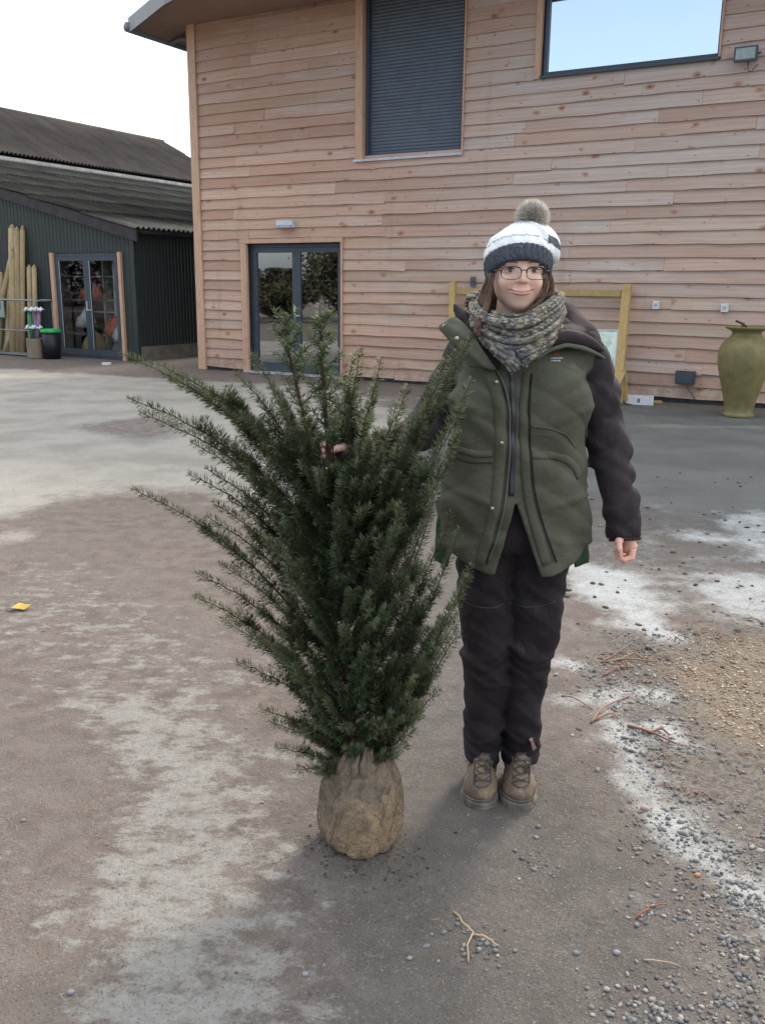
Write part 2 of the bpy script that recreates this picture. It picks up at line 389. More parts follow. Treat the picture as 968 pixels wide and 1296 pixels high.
# glazed double doors
s0, s1, zd = doorR
MB().box(s0-.128, -.066, 0, s0-.045, .012, zd+.012).box(s0-.045, -.062, 0, s0-.002, .16, zd+.01).build('door_trim', M['post_wood'], BD)
MB().box(s1+.002, -.066, 0, s1+.037, .14, zd+.012).build('door_trim', M['post_wood'], BD)
MB().box(s0-.128, -.070, zd+.013, s1+.04, .14, zd+.086).build('door_lintel', M['post_wood'], BD)
DF = MB().box(s0, .08, 0.0, s0+.05, .17, zd).box(s1-.05, .08, 0, s1, .17, zd).box(s0+.05, .08, zd-.06, s1-.05, .17, zd).box(s0, .06, 0, s1, .17, .04).build('door_frame', M['anthracite'], BD)
MB().box(s0-.04, -.12, 0.005, s1+.02, .058, .035).build('door_step', M['sill'], BD)
mid = (s0+s1)/2
for a, b in ((s0+.052, mid-.002), (mid+.002, s1-.052)):
    d = MB().box(a, .07, .045, a+.085, .13, zd-.065).box(b-.085, .07, .045, b, .13, zd-.065).box(a+.085, .07, zd-.145, b-.085, .13, zd-.065).box(a+.085, .07, .045, b-.085, .13, .20).build('door', M['anthracite'], BD)
    MB().box(a+.085, .095, .20, b-.085, .100, zd-.145).build('pane', M['door_glass'], d)
    if a < mid < b+.01:
        MB().box(b-.05, .060, 1.0, b-.02, .069, 1.2).bar((b-.035, .05, 1.05), (b+.09, .045, 1.05), .018, .018).build('door_handle', M['sill'], d)
# room behind the doors
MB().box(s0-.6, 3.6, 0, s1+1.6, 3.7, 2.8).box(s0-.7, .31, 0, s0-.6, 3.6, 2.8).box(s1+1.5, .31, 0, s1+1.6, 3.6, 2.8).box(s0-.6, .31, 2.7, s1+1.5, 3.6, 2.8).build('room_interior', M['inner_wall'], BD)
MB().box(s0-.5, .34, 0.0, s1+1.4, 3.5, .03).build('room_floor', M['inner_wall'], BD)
tb = MB()
for ty in (1.3, 2.2): 
    tb.box(s0-.3, ty, .74, s1+1.2, ty+.5, .78); tb.box(s0-.3, ty-.5, .44, s1+1.2, ty-.25, .47)
    for q in (0, .9, 1.8, 2.7): tb.box(s0-.2+q, ty+.1, .03, s0-.12+q, ty+.4, .73)
tb.build('bench_table', simple('interior_pine', (.42, .33, .25), None, 10, .6), BD)
# shed, extending to the left
# ------------------------------------------------------------------ green shed with lichen roof and dark barn roof behind
SHD = empty('green_metal_shed', A0, BANG, 'dark green corrugated metal shed with mossy lean-to roof, left of the timber building', 'shed')
TG = .5; SE = -2.18; ZE = 2.66; KR = .2413; SFL = -11.8; ZF = ZE+KR*(-1.98-SFL)
SDL, SDR, SDT = -4.50, -2.57, 2.18
def corr(name, axis, a0, a1, pitch, amp, pts, mat, parent, thick=0):
    # a profile swept: corrugation runs along 'pts' (list of (p, z)); wave varies along a
    n = int((a1-a0)/pitch*6)+1; A = np.linspace(a0, a1, n); w = amp*np.cos(2*np.pi*A/pitch)
    V = []; m = len(pts)
    for j, (p, z, nx, nz) in enumerate(pts):
        for i in range(n):
            if axis == 't': V.append((p+nx*w[i], A[i], z+nz*w[i]))
            else: V.append((A[i], p+nx*w[i], z))
    idx = np.arange(m*n).reshape(m, n)
    F = np.stack([idx[:-1, :-1], idx[:-1, 1:], idx[1:, 1:], idx[1:, :-1]], -1).reshape(-1, 4)
    return mobj(name, V, F, mat, parent, True)
def zlow(s): return ZE+KR*(-1.98-s)
# lean-to roof sheets, laps every 1.6 m
nl = math.hypot(1, KR); nx, nz = KR/nl, 1/nl
rows = []; s = -1.93; q = 0
while s > SFL:
    e = max(s-1.55, SFL)
    rows.append((s, zlow(s)+.02, nx, nz)); rows.append((e-.05 if e > SFL else e, zlow(e)+.005, nx, nz)); s = e
corr('lean_to_roof', 't', TG-.13, 16.0, .146, .026, rows, M['roof_low'], SHD)
corr('roof_underside', 't', TG-.12, 16.0, .146, .030, [(r[0], r[1]-.02, r[2], r[3]) for r in rows], M['purlin'], SHD)
# flashing
mbf = MB().box(SFL-.10, TG-.1, ZF+.0, SFL+.05, 16, ZF+.10); mbf.build('flashing', M['flash'], SHD)
# barn roof
KH = .5; nl = math.hypot(1, KH); nx, nz = KH/nl, 1/nl
ZB2 = ZF+.20; SR = -15.8; rows = []; s = SFL+.02
while s > SR:
    e = max(s-1.4, SR); rows.append((s, ZB2+KH*(SFL-s)+.03, nx, nz)); rows.append((e, ZB2+KH*(SFL-e)+.005, nx, nz)); s = e
corr('barn_roof', 't', TG-.2, 16.0, .146, .035, rows, M['roof_high'], SHD)
ZR = ZB2+KH*(SFL-SR)
corr('barn_roof', 't', TG-.2, 16.0, .146, .035, [(SR, ZR, -nx, nz), (SR-4, ZR-2, -nx, nz), (SR-6, ZR-3, -nx, nz)], M['roof_high'], SHD)
MB().tube([(SR, TG-.2, ZR-.02), (SR, 16, ZR-.02)], .09, 8).build('ridge_cap', M['roof_high'], SHD, True)
# far and near gable walls of the barn
for t_ in (TG+.05, 15.9): mobj('barn_gable', [(SFL, t_, 0), (SFL, t_, ZF), (SR, t_, ZR-.06), (SR-6, t_, ZR-3.1), (SR-6, t_, 0)], [(0, 1, 2, 3, 4)], M['greenmetal'], SHD)
# gable wall of the lean-to: ribbed metal around the door
def ribbed(s0, s1, zb, zt0, zt1, name='metal_cladding', n_per=.11):
    # flat sheet with narrow upright ribs; top may slope
    V = []; F = []; xs = [s0]; x = math.ceil(s0/n_per)*n_per
    while x < s1-.03:
        if x > s0+.02: xs += [x, x+.006, x+.016, x+.022]
        x += n_per
    xs.append(s1); ys = []; 
    for i, x in enumerate(xs):
        r = (i-1) % 4 if 0 < i < len(xs)-1 else 0
        ys.append(TG-.009 if r in (1, 2) else TG)
    for x, y in zip(xs, ys):
        f = (x-s0)/(s1-s0); V += [(x, y, zb), (x, y, zt0+(zt1-zt0)*f)]
    F = [(2*i, 2*i+2, 2*i+3, 2*i+1) for i in range(len(xs)-1)]
    return mobj(name, V, F, M['greenmetal'], SHD)
ribbed(SDR+.09, SE, .0, zlow(SDR)-.07, zlow(SE)-.07)
ribbed(SDL-.09, SDR+.09, SDT+.01, zlow(SDL)-.07, zlow(SDR)-.07)
ribbed(SFL, SDL-.09, .0, zlow(SFL)-.07, zlow(SDL)-.07)
MB().add([(SFL, TG-.10, zlow(SFL)-.26), (-1.95, TG-.10, zlow(-1.95)-.26), (-1.95, TG-.06, zlow(-1.95)-.26), (SFL, TG-.06, zlow(SFL)-.26),
          (SFL, TG-.10, zlow(SFL)-.03), (-1.95, TG-.10, zlow(-1.95)-.03), (-1.95, TG-.06, zlow(-1.95)-.03), (SFL, TG-.06, zlow(SFL)-.03)],
         [(0,3,2,1),(4,5,6,7),(0,1,5,4),(1,2,6,5),(2,3,7,6),(3,0,4,7)]).build('barge_board', M['purlin'], SHD)
# side wall: deeper corrugation on a low block plinth
corr('side_cladding', 't', TG, 15.9, .10, .007, [(SE, .30, 1, 0), (SE, zlow(SE)-.12, 1, 0)], M['greenmetal'], SHD)
MB().box(SE-.2, TG+.03, 0, SE+.03, 15.9, .295).build('block_plinth', M['block'], SHD)
MB().box(SE-.012, TG-.022, .0, SE+.05, TG+.05, zlow(SE)-.1).build('corner_trim', M['greenmetal'], SHD)
MB().box(-1.99, TG+.0, ZE-.10, -1.96, 15.9, ZE-.04).build('eaves_purlin', M['purlin'], SHD)
# shed doors
MB().box(SDL-.10, TG-.06, 0, SDL-.005, TG+.05, SDT+.02).build('door_trim', M['post_wood'], SHD)
MB().box(SDR+.005, TG-.06, 0, SDR+.085, TG+.05, SDT+.02).build('door_trim', M['post_wood'], SHD)
MB().box(SDL, TG-.01, SDT-.05, SDR, TG+.06, SDT).box(SDL, TG-.01, 0, SDR, TG+.06, .05).box(SDL, TG-.01, .05, SDL+.05, TG+.06, SDT-.05).box(SDR-.05, TG-.01, .05, SDR, TG+.06, SDT-.05).build('door_frame', M['anthracite'], SHD)
mid = (SDL+SDR)/2
for a, b in ((SDL+.052, mid-.002), (mid+.002, SDR-.052)):
    d = MB().box(a, TG-.02, .055, a+.09, TG+.04, SDT-.055).box(b-.09, TG-.02, .055, b, TG+.04, SDT-.055).box(a+.09, TG-.02, SDT-.15, b-.09, TG+.04, SDT-.055).box(a+.09, TG-.02, .055, b-.09, TG+.04, .19).build('door', M['anthracite'], SHD)
    MB().box(a+.09, TG+.0, .19, b-.09, TG+.006, SDT-.15).build('pane', M['shed_glass'], d)
    MB().box(a+.091, TG-.022, .19, a+.105, TG-.019, SDT-.15).build('glazing_bead', M['sill'], d)
    if b < mid+.01:
        MB().box(b-.05, TG-.03, 1.0, b-.02, TG-.021, 1.2).bar((b-.035, TG-.045, 1.02), (b+.14, TG-.05, 1.02), .02, .02).build('door_handle', M['sill'], d)
# shed interior with shelving and goods
I0, I1 = SDL-.9, SDR+.2
MB().box(I0, TG+2.2, 0, I1, TG+2.3, 2.4).box(I0-.1, TG+.1, 0, I0, TG+2.3, 2.4).box(I1, TG+.1, 0, I1+.1, TG+2.3, 2.4).box(I0, TG+.1, 2.3, I1, TG+2.2, 2.4).box(I0, TG+.1, .0, I1, TG+2.2, .02).build('shed_interior', simple('shed_inner', (.10, .075, .07), None, 3, .9), SHD)
shf = MB()
for zz in (.45, .95, 1.2, 1.7): shf.box(I0+.2, TG+.5, zz, I1-.5, TG+.95, zz+.03)
for xx in (I0+.2, mid-.1, I1-.55): shf.box(xx, TG+.5, 0.02, xx+.05, TG+.95, 2.1)
shf.build('shelving', simple('shelf_grey', (.30, .29, .28), None, 8, .6), SHD)
def sack(c, r, mat):
    V, F = lathe([(.01, 0), (r*.95, .02), (r, r*.5), (r*.85, r*1.2), (r*.5, r*1.5), (.01, r*1.55)], 12)
    k1 = rnd.uniform(1.0, 1.35); V = [(v[0]*rnd.uniform(.78, 1.15)*k1+c[0], v[1]*.8+c[1], v[2]*rnd.uniform(.8, 1.1)*(1.25 if v[0] > 0 else .9)+c[2]) for v in V]
    mobj('stock_sack', V, F, mat, SHD, True)
RED = simple('red_plastic', (.42, .075, .04), (.28, .05, .03), 12, .5); PALE = simple('pale_plastic', (.40, .40, .42), (.28, .28, .30), 9, .4)
sack((-4.0, TG+.45, 1.23), .20, RED); sack((-3.75, TG+.4, 1.23), .17, RED); sack((-3.2, TG+.4, .48), .25, RED); sack((-2.85, TG+.30, .35), .25, PALE)
sack((-4.05, TG+.35, .62), .22, PALE); sack((-3.9, TG+.38, .05), .27, simple('card_brown', (.34, .24, .15), None, 8, .8)); sack((-2.9, TG+.4, .05), .3, simple('dim_grey', (.15, .13, .12), None, 8, .8))
MB().box(-3.10, TG+.3, .9, -2.92, TG+.4, 2.1).build('stock_roll', PALE, SHD)

# ------------------------------------------------------------------ things fixed to or near the walls
def root(name, s, t, z, label, cat, group=None, rz=0): return empty(name, bw(s, t, z), BANG+rz, label, cat, group)
r = root('floodlight', 9.42 , -.075, 4.50, 'small black floodlight with grey glass fixed right of the large upstairs window', 'light')
MB().box(-.14, -.10, -.08, .14, -.03, .095).build('lamp_body', M['anthracite'], r)
MB().box(-.118, -.106, -.058, .118, -.101, .073).build('lamp_glass', simple('lamp_lens', (.35, .40, .39), (.28, .33, .32), 20, .25), r)
MB().bar((-.1, -.03, .0), (-.1, .03, .0), .03, .02).bar((.1, -.03, .0), (.1, .03, .0), .03, .02).bar((-.07, -.06, -.10), (-.07, -.06, -.08), .03, .03).bar((.14, -.06, .0), (.18, -.06, .01), .03, .02).build('bracket', M['anthracite'], r)
MB().tube([(.03, -.02, -.08), (.035, -.035, -.16), (.055, -.03, -.20), (.09, -.02, -.19), (.12, -.02, -.14), (.15, .0, -.12)], .007, 6).build('cable', M['anthracite'], r, True)
r = root('emergency_light', 2.09, -.065, 2.60, 'white oblong bulkhead light above the glazed double doors of the timber building', 'light')
MB().box(-.17, -.07, -.055, .17, .02, .06).build('light_body', simple('lamp_white', (.62, .67, .72), (.55, .6, .66), 9, .4), r)
MB().box(-.155, -.11, -.062, .155, -.071, -.02).build('light_cover', simple('lamp_cover', (.35, .42, .52), None, 9, .3), r)
WHT = simple('white_plastic', (.72, .74, .75), (.62, .64, .66), 15, .5)
for i, (s, z) in enumerate(((8.53, 1.36), (9.46, 1.34))):
    r = root('wall_socket', s, -.06, z, ('left' if i == 0 else 'right')+' of two small white square plates on the boards, '+('above the white box' if i == 0 else 'above the green urn'), 'socket', 'white plates on the wall')
    MB().box(-.045, -.03, -.055, .045, .02, .055).build('cover_plate', WHT, r)
    MB().box(-.02, -.036, -.02, .02, -.031, .02).build('inner_plate', simple('plate_grey%d' % i, (.5, .53, .56), None, 9, .4), r)
r = root('outlet_box', 9.03, -.06, .37, 'black weatherproof outlet box low on the boards between white box and urn', 'outlet')
MB().box(-.13, -.09, -.09, .13, .01, .09).box(-.115, -.105, -.075, .115, -.091, .075).build('box_body', M['anthracite'], r)
MB().tube([(.02, -.05, -.09), (.06, -.04, -.16), (.16, -.035, -.30)], .012, 6).build('cable', simple('brown_cable', (.2, .1, .06), None, 9, .6), r)
r = root('wall_switch', 5.67, -.06, 1.66, 'small dark upright switch plate on the boards left of the head', 'switch')
MB().box(-.035, -.03, -.075, .035, .02, .075).build('switch_plate', simple('slate_plastic', (.10, .11, .14), None, 9, .5), r)
MB().box(-.015, -.036, -.02, .015, -.031, .03).build('rocker', M['anthracite'], r)

# tall green glazed urn
P = gnd(773.8, 570)
UR = empty('garden_urn', P, 0, 'tall olive green ceramic urn with a narrow neck before the boards at right', 'urn')
t = NT('olive_glaze'); c = t.mix(t.ramp(t.noise(7, 6, .65), .35, .68), (0.195, 0.163, 0.060), (0.135, 0.115, 0.045))
c = t.mix(t.ramp(t.noise(60, 3, .6), .55, .7, 0, .5), c, (0.27, 0.24, 0.11)); c = t.mix(t.ramp(t.noise(3, 5, .7), .62, .78, 0, .6), c, (.11, .10, .05))
t.bump(t.noise(90, 3), .3, .004); UM = t.fin(c, .55)
k = 1.085
prof = [(.10, .0), (.175, .0), (.178, .03), (.165, .045), (.155, .06), (.17, .14), (.205, .28), (.25, .45), (.285, .60), (.295, .70), (.285, .79), (.25, .86), (.20, .91), (.165, .945), (.16, .975), (.175, .995), (.235, 1.02), (.245, 1.035), (.235, 1.045), (.17, 1.03), (.14, .98), (.14, .9)]
V, F = lathe([(a*k, b*k) for a, b in prof], 48); mobj('urn_body', V, F, UM, UR, True)
V, F = lathe([(.001, .05), (.10, .0501), (.16, .0502)], 24)
MB().tube([(-.06, 0, 1.0), (-.055, -.01, 1.10), (-.06, 0, 1.17)], .018, 6).tube([(-.16, -.02, 1.20), (-.06, 0, 1.165), (.02, .02, 1.10)], .014, 6).build('twig', simple('dark_twig', (.05, .04, .035), None, 20, .8), UR, True)

# timber frame leaning near the wall
def fp(x, y, t):  # point on a plane t in front of the wall
    s, z = wallpt(x, y, t); return np.array([s, t, z])
FR = empty('wooden_frame', A0, BANG, 'yellow timber frame of two posts and a rail leaning on the boards behind the person', 'frame')
tb = -.55
def leanbar(x0, y0, x1, y1, w, d, n, t0=None, t1=None, name='post'):
    a = fp(x0, y0, tb if t0 is None else t0); b = fp(x1, y1, tb if t1 is None else t1)
    return MB().bar(a, b, w, d, (0, 1, 0)).build(name, M['frame_wood'], FR)
leanbar(675.5, 559, 683.5, 463, .115, .09, 0, -.85, -.12)
leanbar(541, 548, 541.5, 461, .10, .08, 0, -.85, -.12)
leanbar(543, 467.8, 679, 469.5, .09, .06, 0, -.17, -.17, 'rail')
leanbar(667, 556, 678, 533, .16, .05, 0, -.98, -.80, 'brace')
leanbar(681, 557, 679.5, 532, .10, .04, 0, -.70, -.72, 'brace')
# mirror panel standing inside the frame
q = [fp(648, 553, -.62), fp(671, 553, -.62), fp(676, 499.5, -.20), fp(650, 499.5, -.20)]
MR = empty('mirror_panel', A0, BANG, 'pale rectangular mirror sheet with painted green reflection leaning inside the yellow frame beside her shoulder', 'mirror')
off = np.array([0, .02, 0])
t = NT('mirror_sheet'); t.fin(t.mix(t.ramp(t.noise(6, 5, .65), .42, .62), (.38, .48, .36), (.66, .74, .66)), .12, .55)  # green mottling in the colour stands in for reflected greenery
mobj('mirror_glass', q+[p+off for p in q], [(0, 1, 2, 3), (7, 6, 5, 4), (0, 4, 5, 1), (1, 5, 6, 2), (2, 6, 7, 3), (3, 7, 4, 0)], t.m, MR)
MB().bar(q[0], q[3], .02, .03, (0, 1, 0)).bar(q[1], q[2], .02, .03, (0, 1, 0)).bar(q[3], q[2], .02, .03, (0, 1, 0)).bar(q[0], q[1], .02, .03, (0, 1, 0)).build('mirror_frame', WHT, MR)
# white box and offcut
P = gnd(695, 560); r = empty('white_box', P, BANG+.25, 'small open white box lying on the ground by the foot of the yellow frame', 'box')
MB().box(-.10, -.10, .0, .16, .10, .115).build('carton', WHT, r)
MB().add([(-.22, -.09, .02), (-.10, -.10, .0), (-.10, .10, .0), (-.22, .09, .03), (-.20, -.10, .12), (-.10, -.10, .115), (-.10, .10, .115), (-.20, .10, .12)], [(0,3,2,1),(4,5,6,7),(0,1,5,4),(1,2,6,5),(2,3,7,6),(3,0,4,7)]).build('flap', WHT, r)
MB().box(-.06, -.102, .03, -.02, -.1005, .09).build('label_patch', simple('grey_print', (.2, .2, .2), None, 30, .7), r)
P = gnd(706, 559); r = MB().bar((-.10, 0, .015), (.10, .02, .015), .07, .03).build('wood_offcut', M['frame_wood'], None, loc=P)
tag(r, 'short yellow timber offcut lying right of the white box', 'offcut')

# ------------------------------------------------------------------ stake rack, pot of brushes, bin by the shed
def sg(x, y, t): # ground point by the shed in front of its gable
    s, z = wallpt(x, y, t); return s
TGf = TG
def stake(x0, y0, x1, y1, r0, label, d0=-.35, d1=-.06, tip=True):
    s0, z0 = wallpt(x0, y0, TG+d0); s1, z1 = wallpt(x1, y1, TG+d1); z0 = max(z0, .03)
    b = bw(s0, TG+d0, 0); P = bw(s0, TG+d0, z0)-b; Q = bw(s1, TG+d1, z1)-b
    e = empty('timber_stake', b, 0, label, 'stake', 'round timber stakes leaning in the rack')
    Tp = P+(Q-P)*.965
    MB().tube([P, P+(Q-P)*.3, P+(Q-P)*.65, Tp], [r0*1.05, r0, r0*.97, r0*.95], 9).build('shaft', M['stake_wood'], e, True)
    MB().tube([Tp, (Tp+Q)/2, Q], [r0*.95, r0*.6, r0*(.18 if tip else .7)], 9).build('tip', M['stake_wood'], e, True)
stake(183, 518, 182, 413, .085, 'tallest thick stake at the left of the bundle by the shed')
stake(188, 519, 186, 415, .075, 'second tall stake pressed against the thickest one', -.30, -.05)
stake(191, 518, 190.5, 414, .055, 'slim tall stake with a sharp point standing slightly apart', -.28, -.04)
stake(197.5, 517, 196, 446, .060, 'shorter stake at the right of the bundle, left one of a pair', -.32, -.05)
stake(201.5, 517, 200, 446, .055, 'rightmost short stake of the bundle behind the brush pot', -.30, -.05)
stake(178, 517, 181, 447, .06, 'mid-height stake leaning right behind the rack rail', -.40, -.10)
stake(167, 505, 183, 432, .055, 'pale grey stake leaning steeply across the left of the bundle', -.42, -.15, False)
stake(172, 517, 173, 452, .055, 'short stake at the far left end of the rack', -.33, -.08)
stake(176, 517, 187, 480, .05, 'low slanting stake crossing inside the rack', -.45, -.2, False)
GAL = simple('galvanised_steel', (.28, .31, .31), (.20, .22, .22), 12, .5, .5)
RK = root('stake_rack', wallpt(172, 521, TG-.5)[0], TG-.5, 0, 'galvanised tube rack holding upright timber stakes beside the shed door', 'rack')
sR = wallpt(204, 520, TG-.5)[0]-wallpt(172, 521, TG-.5)[0]; zt = 1.20
mb = MB()
mb.tube([(sR, 0, .06), (sR, 0, zt-.03), (sR-.03, 0, zt), (-1.3, 0, zt)], .022, 6); mb.tube([(sR, .45, .06), (sR, .45, zt), (-1.3, .45, zt)], .022, 6)
mb.tube([(sR, 0, .55), (-1.3, 0, .55)], .018, 6); mb.tube([(sR, 0, zt-.01), (sR, .45, zt-.01)], .018, 6)
mb.tube([(-1.3, 0, .06), (-1.3, 0, zt)], .022, 6); mb.tube([(-1.3, .45, .06), (-1.3, .45, zt)], .022, 6)
mb.build('tube_frame', GAL, RK, True)
MB().box(-1.32, -.03, .02, sR+.02, .48, .06).build('base_tray', GAL, RK)
MB().box(-.12, -.035, .82, .33, -.028, 1.17).build('notice_panel', simple('panel_grey', (.30, .36, .32), (.24, .30, .27), 8, .6), RK)
MB().box(-.10, -.042, 1.0, .22, -.037, 1.16).build('blue_sticker', simple('blue_print', (.05, .09, .30), (.07, .12, .35), 30, .5), RK)
P = gnd(201.5, 522.5)
PT = empty('brush_pot', P, 0, 'round tan tub holding wrapped bouquets of brooms beside the stake rack', 'pot')
V, F = lathe([(.001, 0.01), (.16, 0.0), (.165, .02), (.172, .40), (.18, .42), (.165, .42), (.155, .30), (.001, .29)], 24); mobj('tub', V, F, simple('tan_plastic', (.30, .24, .18), (.25, .20, .15), 6, .7), PT, True)
GRN = simple('green_wrap', (.03, .20, .09), (.02, .14, .06), 30, .4); MAU = simple('mauve_wrap', (.28, .18, .28), (.2, .13, .2), 30, .4)
for (dx, dy, tx, mt) in ((-.05, 0, .0, GRN), (.05, 0, .10, MAU), (0, .05, .05, MAU)):
    r = empty('wrapped_roll', P+np.array([dx, dy, .30]), 0, {(-.05): 'green wrapped roll with frilled white ends leaning in the tan tub', .05: 'mauve wrapped roll with frilled white end at the right of the tan tub', 0: 'mauve wrapped roll behind the other two in the tan tub'}[dx], 'roll', 'wrapped rolls in the tan tub')
    MB().tube([(0, 0, 0), (tx*.5, 0, .32), (tx, -.02, .68)], [.035, .05, .045], 8).build('wrap', mt, r, True)
    for zc, xc in ((.70, tx), (.33, tx*.5)):
        m = MB()
        for q in range(9):
            a = q*.7; m.tube([(xc, -.03, zc), (xc+.07*math.cos(a), -.05+.04*math.sin(a), zc+.03+.03*math.sin(a*2)), (xc+.12*math.cos(a), -.05+.08*math.sin(a), zc+.02*math.cos(a))], [.02, .025, .006], 5)
        m.build('frill', WHT, r, True)
P = gnd(212, 523, 0)+nb*.1
r = empty('waste_bin', P, BANG, 'black bin with a bright green lid between brush pot and shed doors', 'bin')
V, F = lathe([(.01, 0), (.17, 0), (.20, .56), (.19, .56)], 20); mobj('bin_body', V, F, simple('black_plastic', (.012, .012, .018), None, 8, .5), r, True)
V, F = lathe([(.215, .555), (.22, .60), (.18, .625), (.01, .635)], 20); mobj('lid', V, F, simple('green_plastic', (.02, .42, .10), None, 8, .45), r, True)
# ------------------------------------------------------------------ ground
def axis_coords(fine, lo, hi):
    a = np.arange(lo, hi, fine); out = [hi]; st = fine
    while out[-1] < 600: st *= 1.35; out.append(out[-1]+st)
    ou2 = [lo-fine]; st = fine
    while ou2[-1] > -600: st *= 1.35; ou2.append(ou2[-1]-st)
    return np.concatenate([ou2[::-1], a, out])
gx = axis_coords(.045, -7.5, 8.5); gy = axis_coords(.045, .2, 15.5)
GX, GY = np.meshgrid(gx, gy, indexing='xy')
def vnoise(x, y, seed=0):
    # value noise, numpy
    xi = np.floor(x).astype(np.int64); yi = np.floor(y).astype(np.int64); xf = x-xi; yf = y-yi
    def h(a, b):
        n = (a*374761393+b*668265263+seed*974634777) & 0xffffffff; n = ((n ^ (n >> 13))*1274126177) & 0xffffffff
        return ((n ^ (n >> 16)) & 0xffff)/65535.
    u = xf*xf*(3-2*xf); v = yf*yf*(3-2*yf)
    return (h(xi, yi)*(1-u)+h(xi+1, yi)*u)*(1-v)+(h(xi, yi+1)*(1-u)+h(xi+1, yi+1)*u)*v
def fbm(x, y, f, o=4, seed=0):
    s = 0; a = .5; t = 0
    for i in range(o): s = s+a*vnoise(x*f, y*f, seed+i*17); t += a; a *= .55; f *= 2.03
    return s/t
def segd(X, Y, pts):
    d = np.full(X.shape, 1e9)
    for (x0, y0), (x1, y1) in zip(pts[:-1], pts[1:]):
        dx, dy = x1-x0, y1-y0; t = np.clip(((X-x0)*dx+(Y-y0)*dy)/(dx*dx+dy*dy+1e-9), 0, 1)
        d = np.minimum(d, np.hypot(X-x0-t*dx, Y-y0-t*dy))
    return d
def G2(p): q = gnd(*p); return (q[0], q[1])
def inpoly(X, Y, px):
    P = [G2(p) for p in px]; ins = np.zeros(X.shape, bool); n = len(P)
    for i in range(n):
        x0, y0 = P[i]; x1, y1 = P[(i+1) % n]
        c = ((y0 > Y) != (y1 > Y)) & (X < (x1-x0)*(Y-y0)/(y1-y0+1e-12)+x0); ins ^= c
    d = segd(X, Y, P+[P[0]]); return np.where(ins, d, -d)
def sm(v, a, b): t = np.clip((v-a)/(b-a), 0, 1); return t*t*(3-2*t)
n1 = fbm(GX, GY, .9, 5, 3)-.5; n2 = fbm(GX, GY, 3.5, 5, 9)-.5; n3 = fbm(GX, GY, 9, 4, 21)-.5
# pale dusty concrete at the left middle distance
pale = sm(inpoly(GX, GY, [(-200, 528), (60, 530), (172, 531), (420, 545), (500, 555), (505, 600), (400, 650), (330, 628), (235, 632), (200, 650), (168, 672), (0, 700), (-200, 720)])+n1*1.6+n2*.6, -.45, .5)
pale *= 1-.65*sm(inpoly(GX, GY, [(236, 575), (300, 560), (345, 580), (320, 610), (250, 600)])+n1*1.2, -.1, .5)
strip = sm(inpoly(GX, GY, [(245, 800), (330, 790), (385, 850), (395, 960), (400, 1100), (420, 1300), (180, 1300), (215, 1040), (240, 900)])+n2*.45+n1*.25, -.28, .26)
strip2 = sm(inpoly(GX, GY, [(172, 690), (240, 690), (390, 770), (380, 800), (250, 800), (172, 770), (60, 760)])+n2*.6, -.4, .5)*.62
strip3 = sm(inpoly(GX, GY, [(130, 880), (180, 860), (190, 960), (150, 1000), (60, 1000)])+n2*.4, -.25, .3)*.6
# smooth dark tarmac: right half
dark = sm(inpoly(GX, GY, [(470, 560), (1300, 590), (1300, 700), (800, 700), (640, 700), (620, 800), (690, 900), (760, 1000), (810, 1300), (430, 1300), (430, 1000), (400, 900), (420, 760), (500, 680)])+n1*.5, -.15, .3)
far_shade = sm(inpoly(GX, GY, [(520, 556), (1400, 585), (1400, 700), (800, 668), (650, 640), (500, 610)])+n1*.8, -.3, .6)  # far tarmac: the building's shade is put into its colour
sunlit_streak = sm(.16-segd(GX, GY, [G2((640, 577)), G2((720, 578)), G2((800, 579)), G2((900, 592))])+n2*.35, 0, .16)*.6  # strip of sunlight by the wall, painted into the ground colour
# white dust patches
frost = np.zeros(GX.shape)
for pts, w, a in (([(632, 691), (680, 700), (700, 722)], .11, 1), ([(660, 715), (700, 735), (712, 748)], .06, 1), ([(735, 668), (775, 672), (830, 690)], .12, .9), ([(745, 700), (790, 704), (850, 715)], .10, .8),
                  ([(690, 690), (790, 715), (860, 740)], .42, .5), ([(640, 680), (700, 665), (800, 672)], .35, .32), ([(770, 735), (800, 740)], .12, .6), ([(760, 655), (730, 650), (700, 643)], .08, .4), ([(650, 660), (690, 655)], .15, .25),
                  ([(622, 770), (640, 772)], .03, .9), ([(680, 790), (668, 812), (690, 850), (700, 872), (730, 915), (790, 960)], .05, .9), ([(640, 800), (680, 790), (716, 800)], .05, .9), ([(705, 820), (730, 833)], .04, 1),
                  ([(720, 872), (760, 930), (800, 985)], .07, .55), ([(628, 735), (650, 745)], .05, .4), ([(722, 1010), (770, 1040), (800, 1030)], .05, .35), ([(698, 965), (712, 975)], .04, .35)):
    d = segd(GX, GY, [G2(p) for p in pts]); frost = np.maximum(frost, a*sm(w*1.5-d+n2*w*2.4+n3*.12, -.08-w*.6, w*1.5+.02))
for pl, a in (([(636, 700), (690, 698), (712, 720), (706, 748), (690, 746), (660, 728)], .95), ([(742, 696), (900, 700), (900, 745), (790, 738), (748, 722)], .85), ([(756, 648), (900, 640), (900, 690), (780, 690)], .75), ([(600, 665), (640, 660), (650, 690), (630, 705)], .6),
              ([(645, 786), (685, 780), (694, 800), (680, 818), (655, 812)], .8), ([(708, 816), (730, 818), (734, 832), (716, 834)], .8), ([(660, 826), (684, 826), (700, 856), (672, 850)], .7), ([(702, 858), (735, 870), (770, 940), (790, 985), (765, 970), (720, 900)], .62), ([(622, 760), (650, 765), (650, 780), (625, 778)], .5)):
    frost = np.maximum(frost, a*sm(inpoly(GX, GY, pl)+n2*.35+n3*.12, -.13, .12))
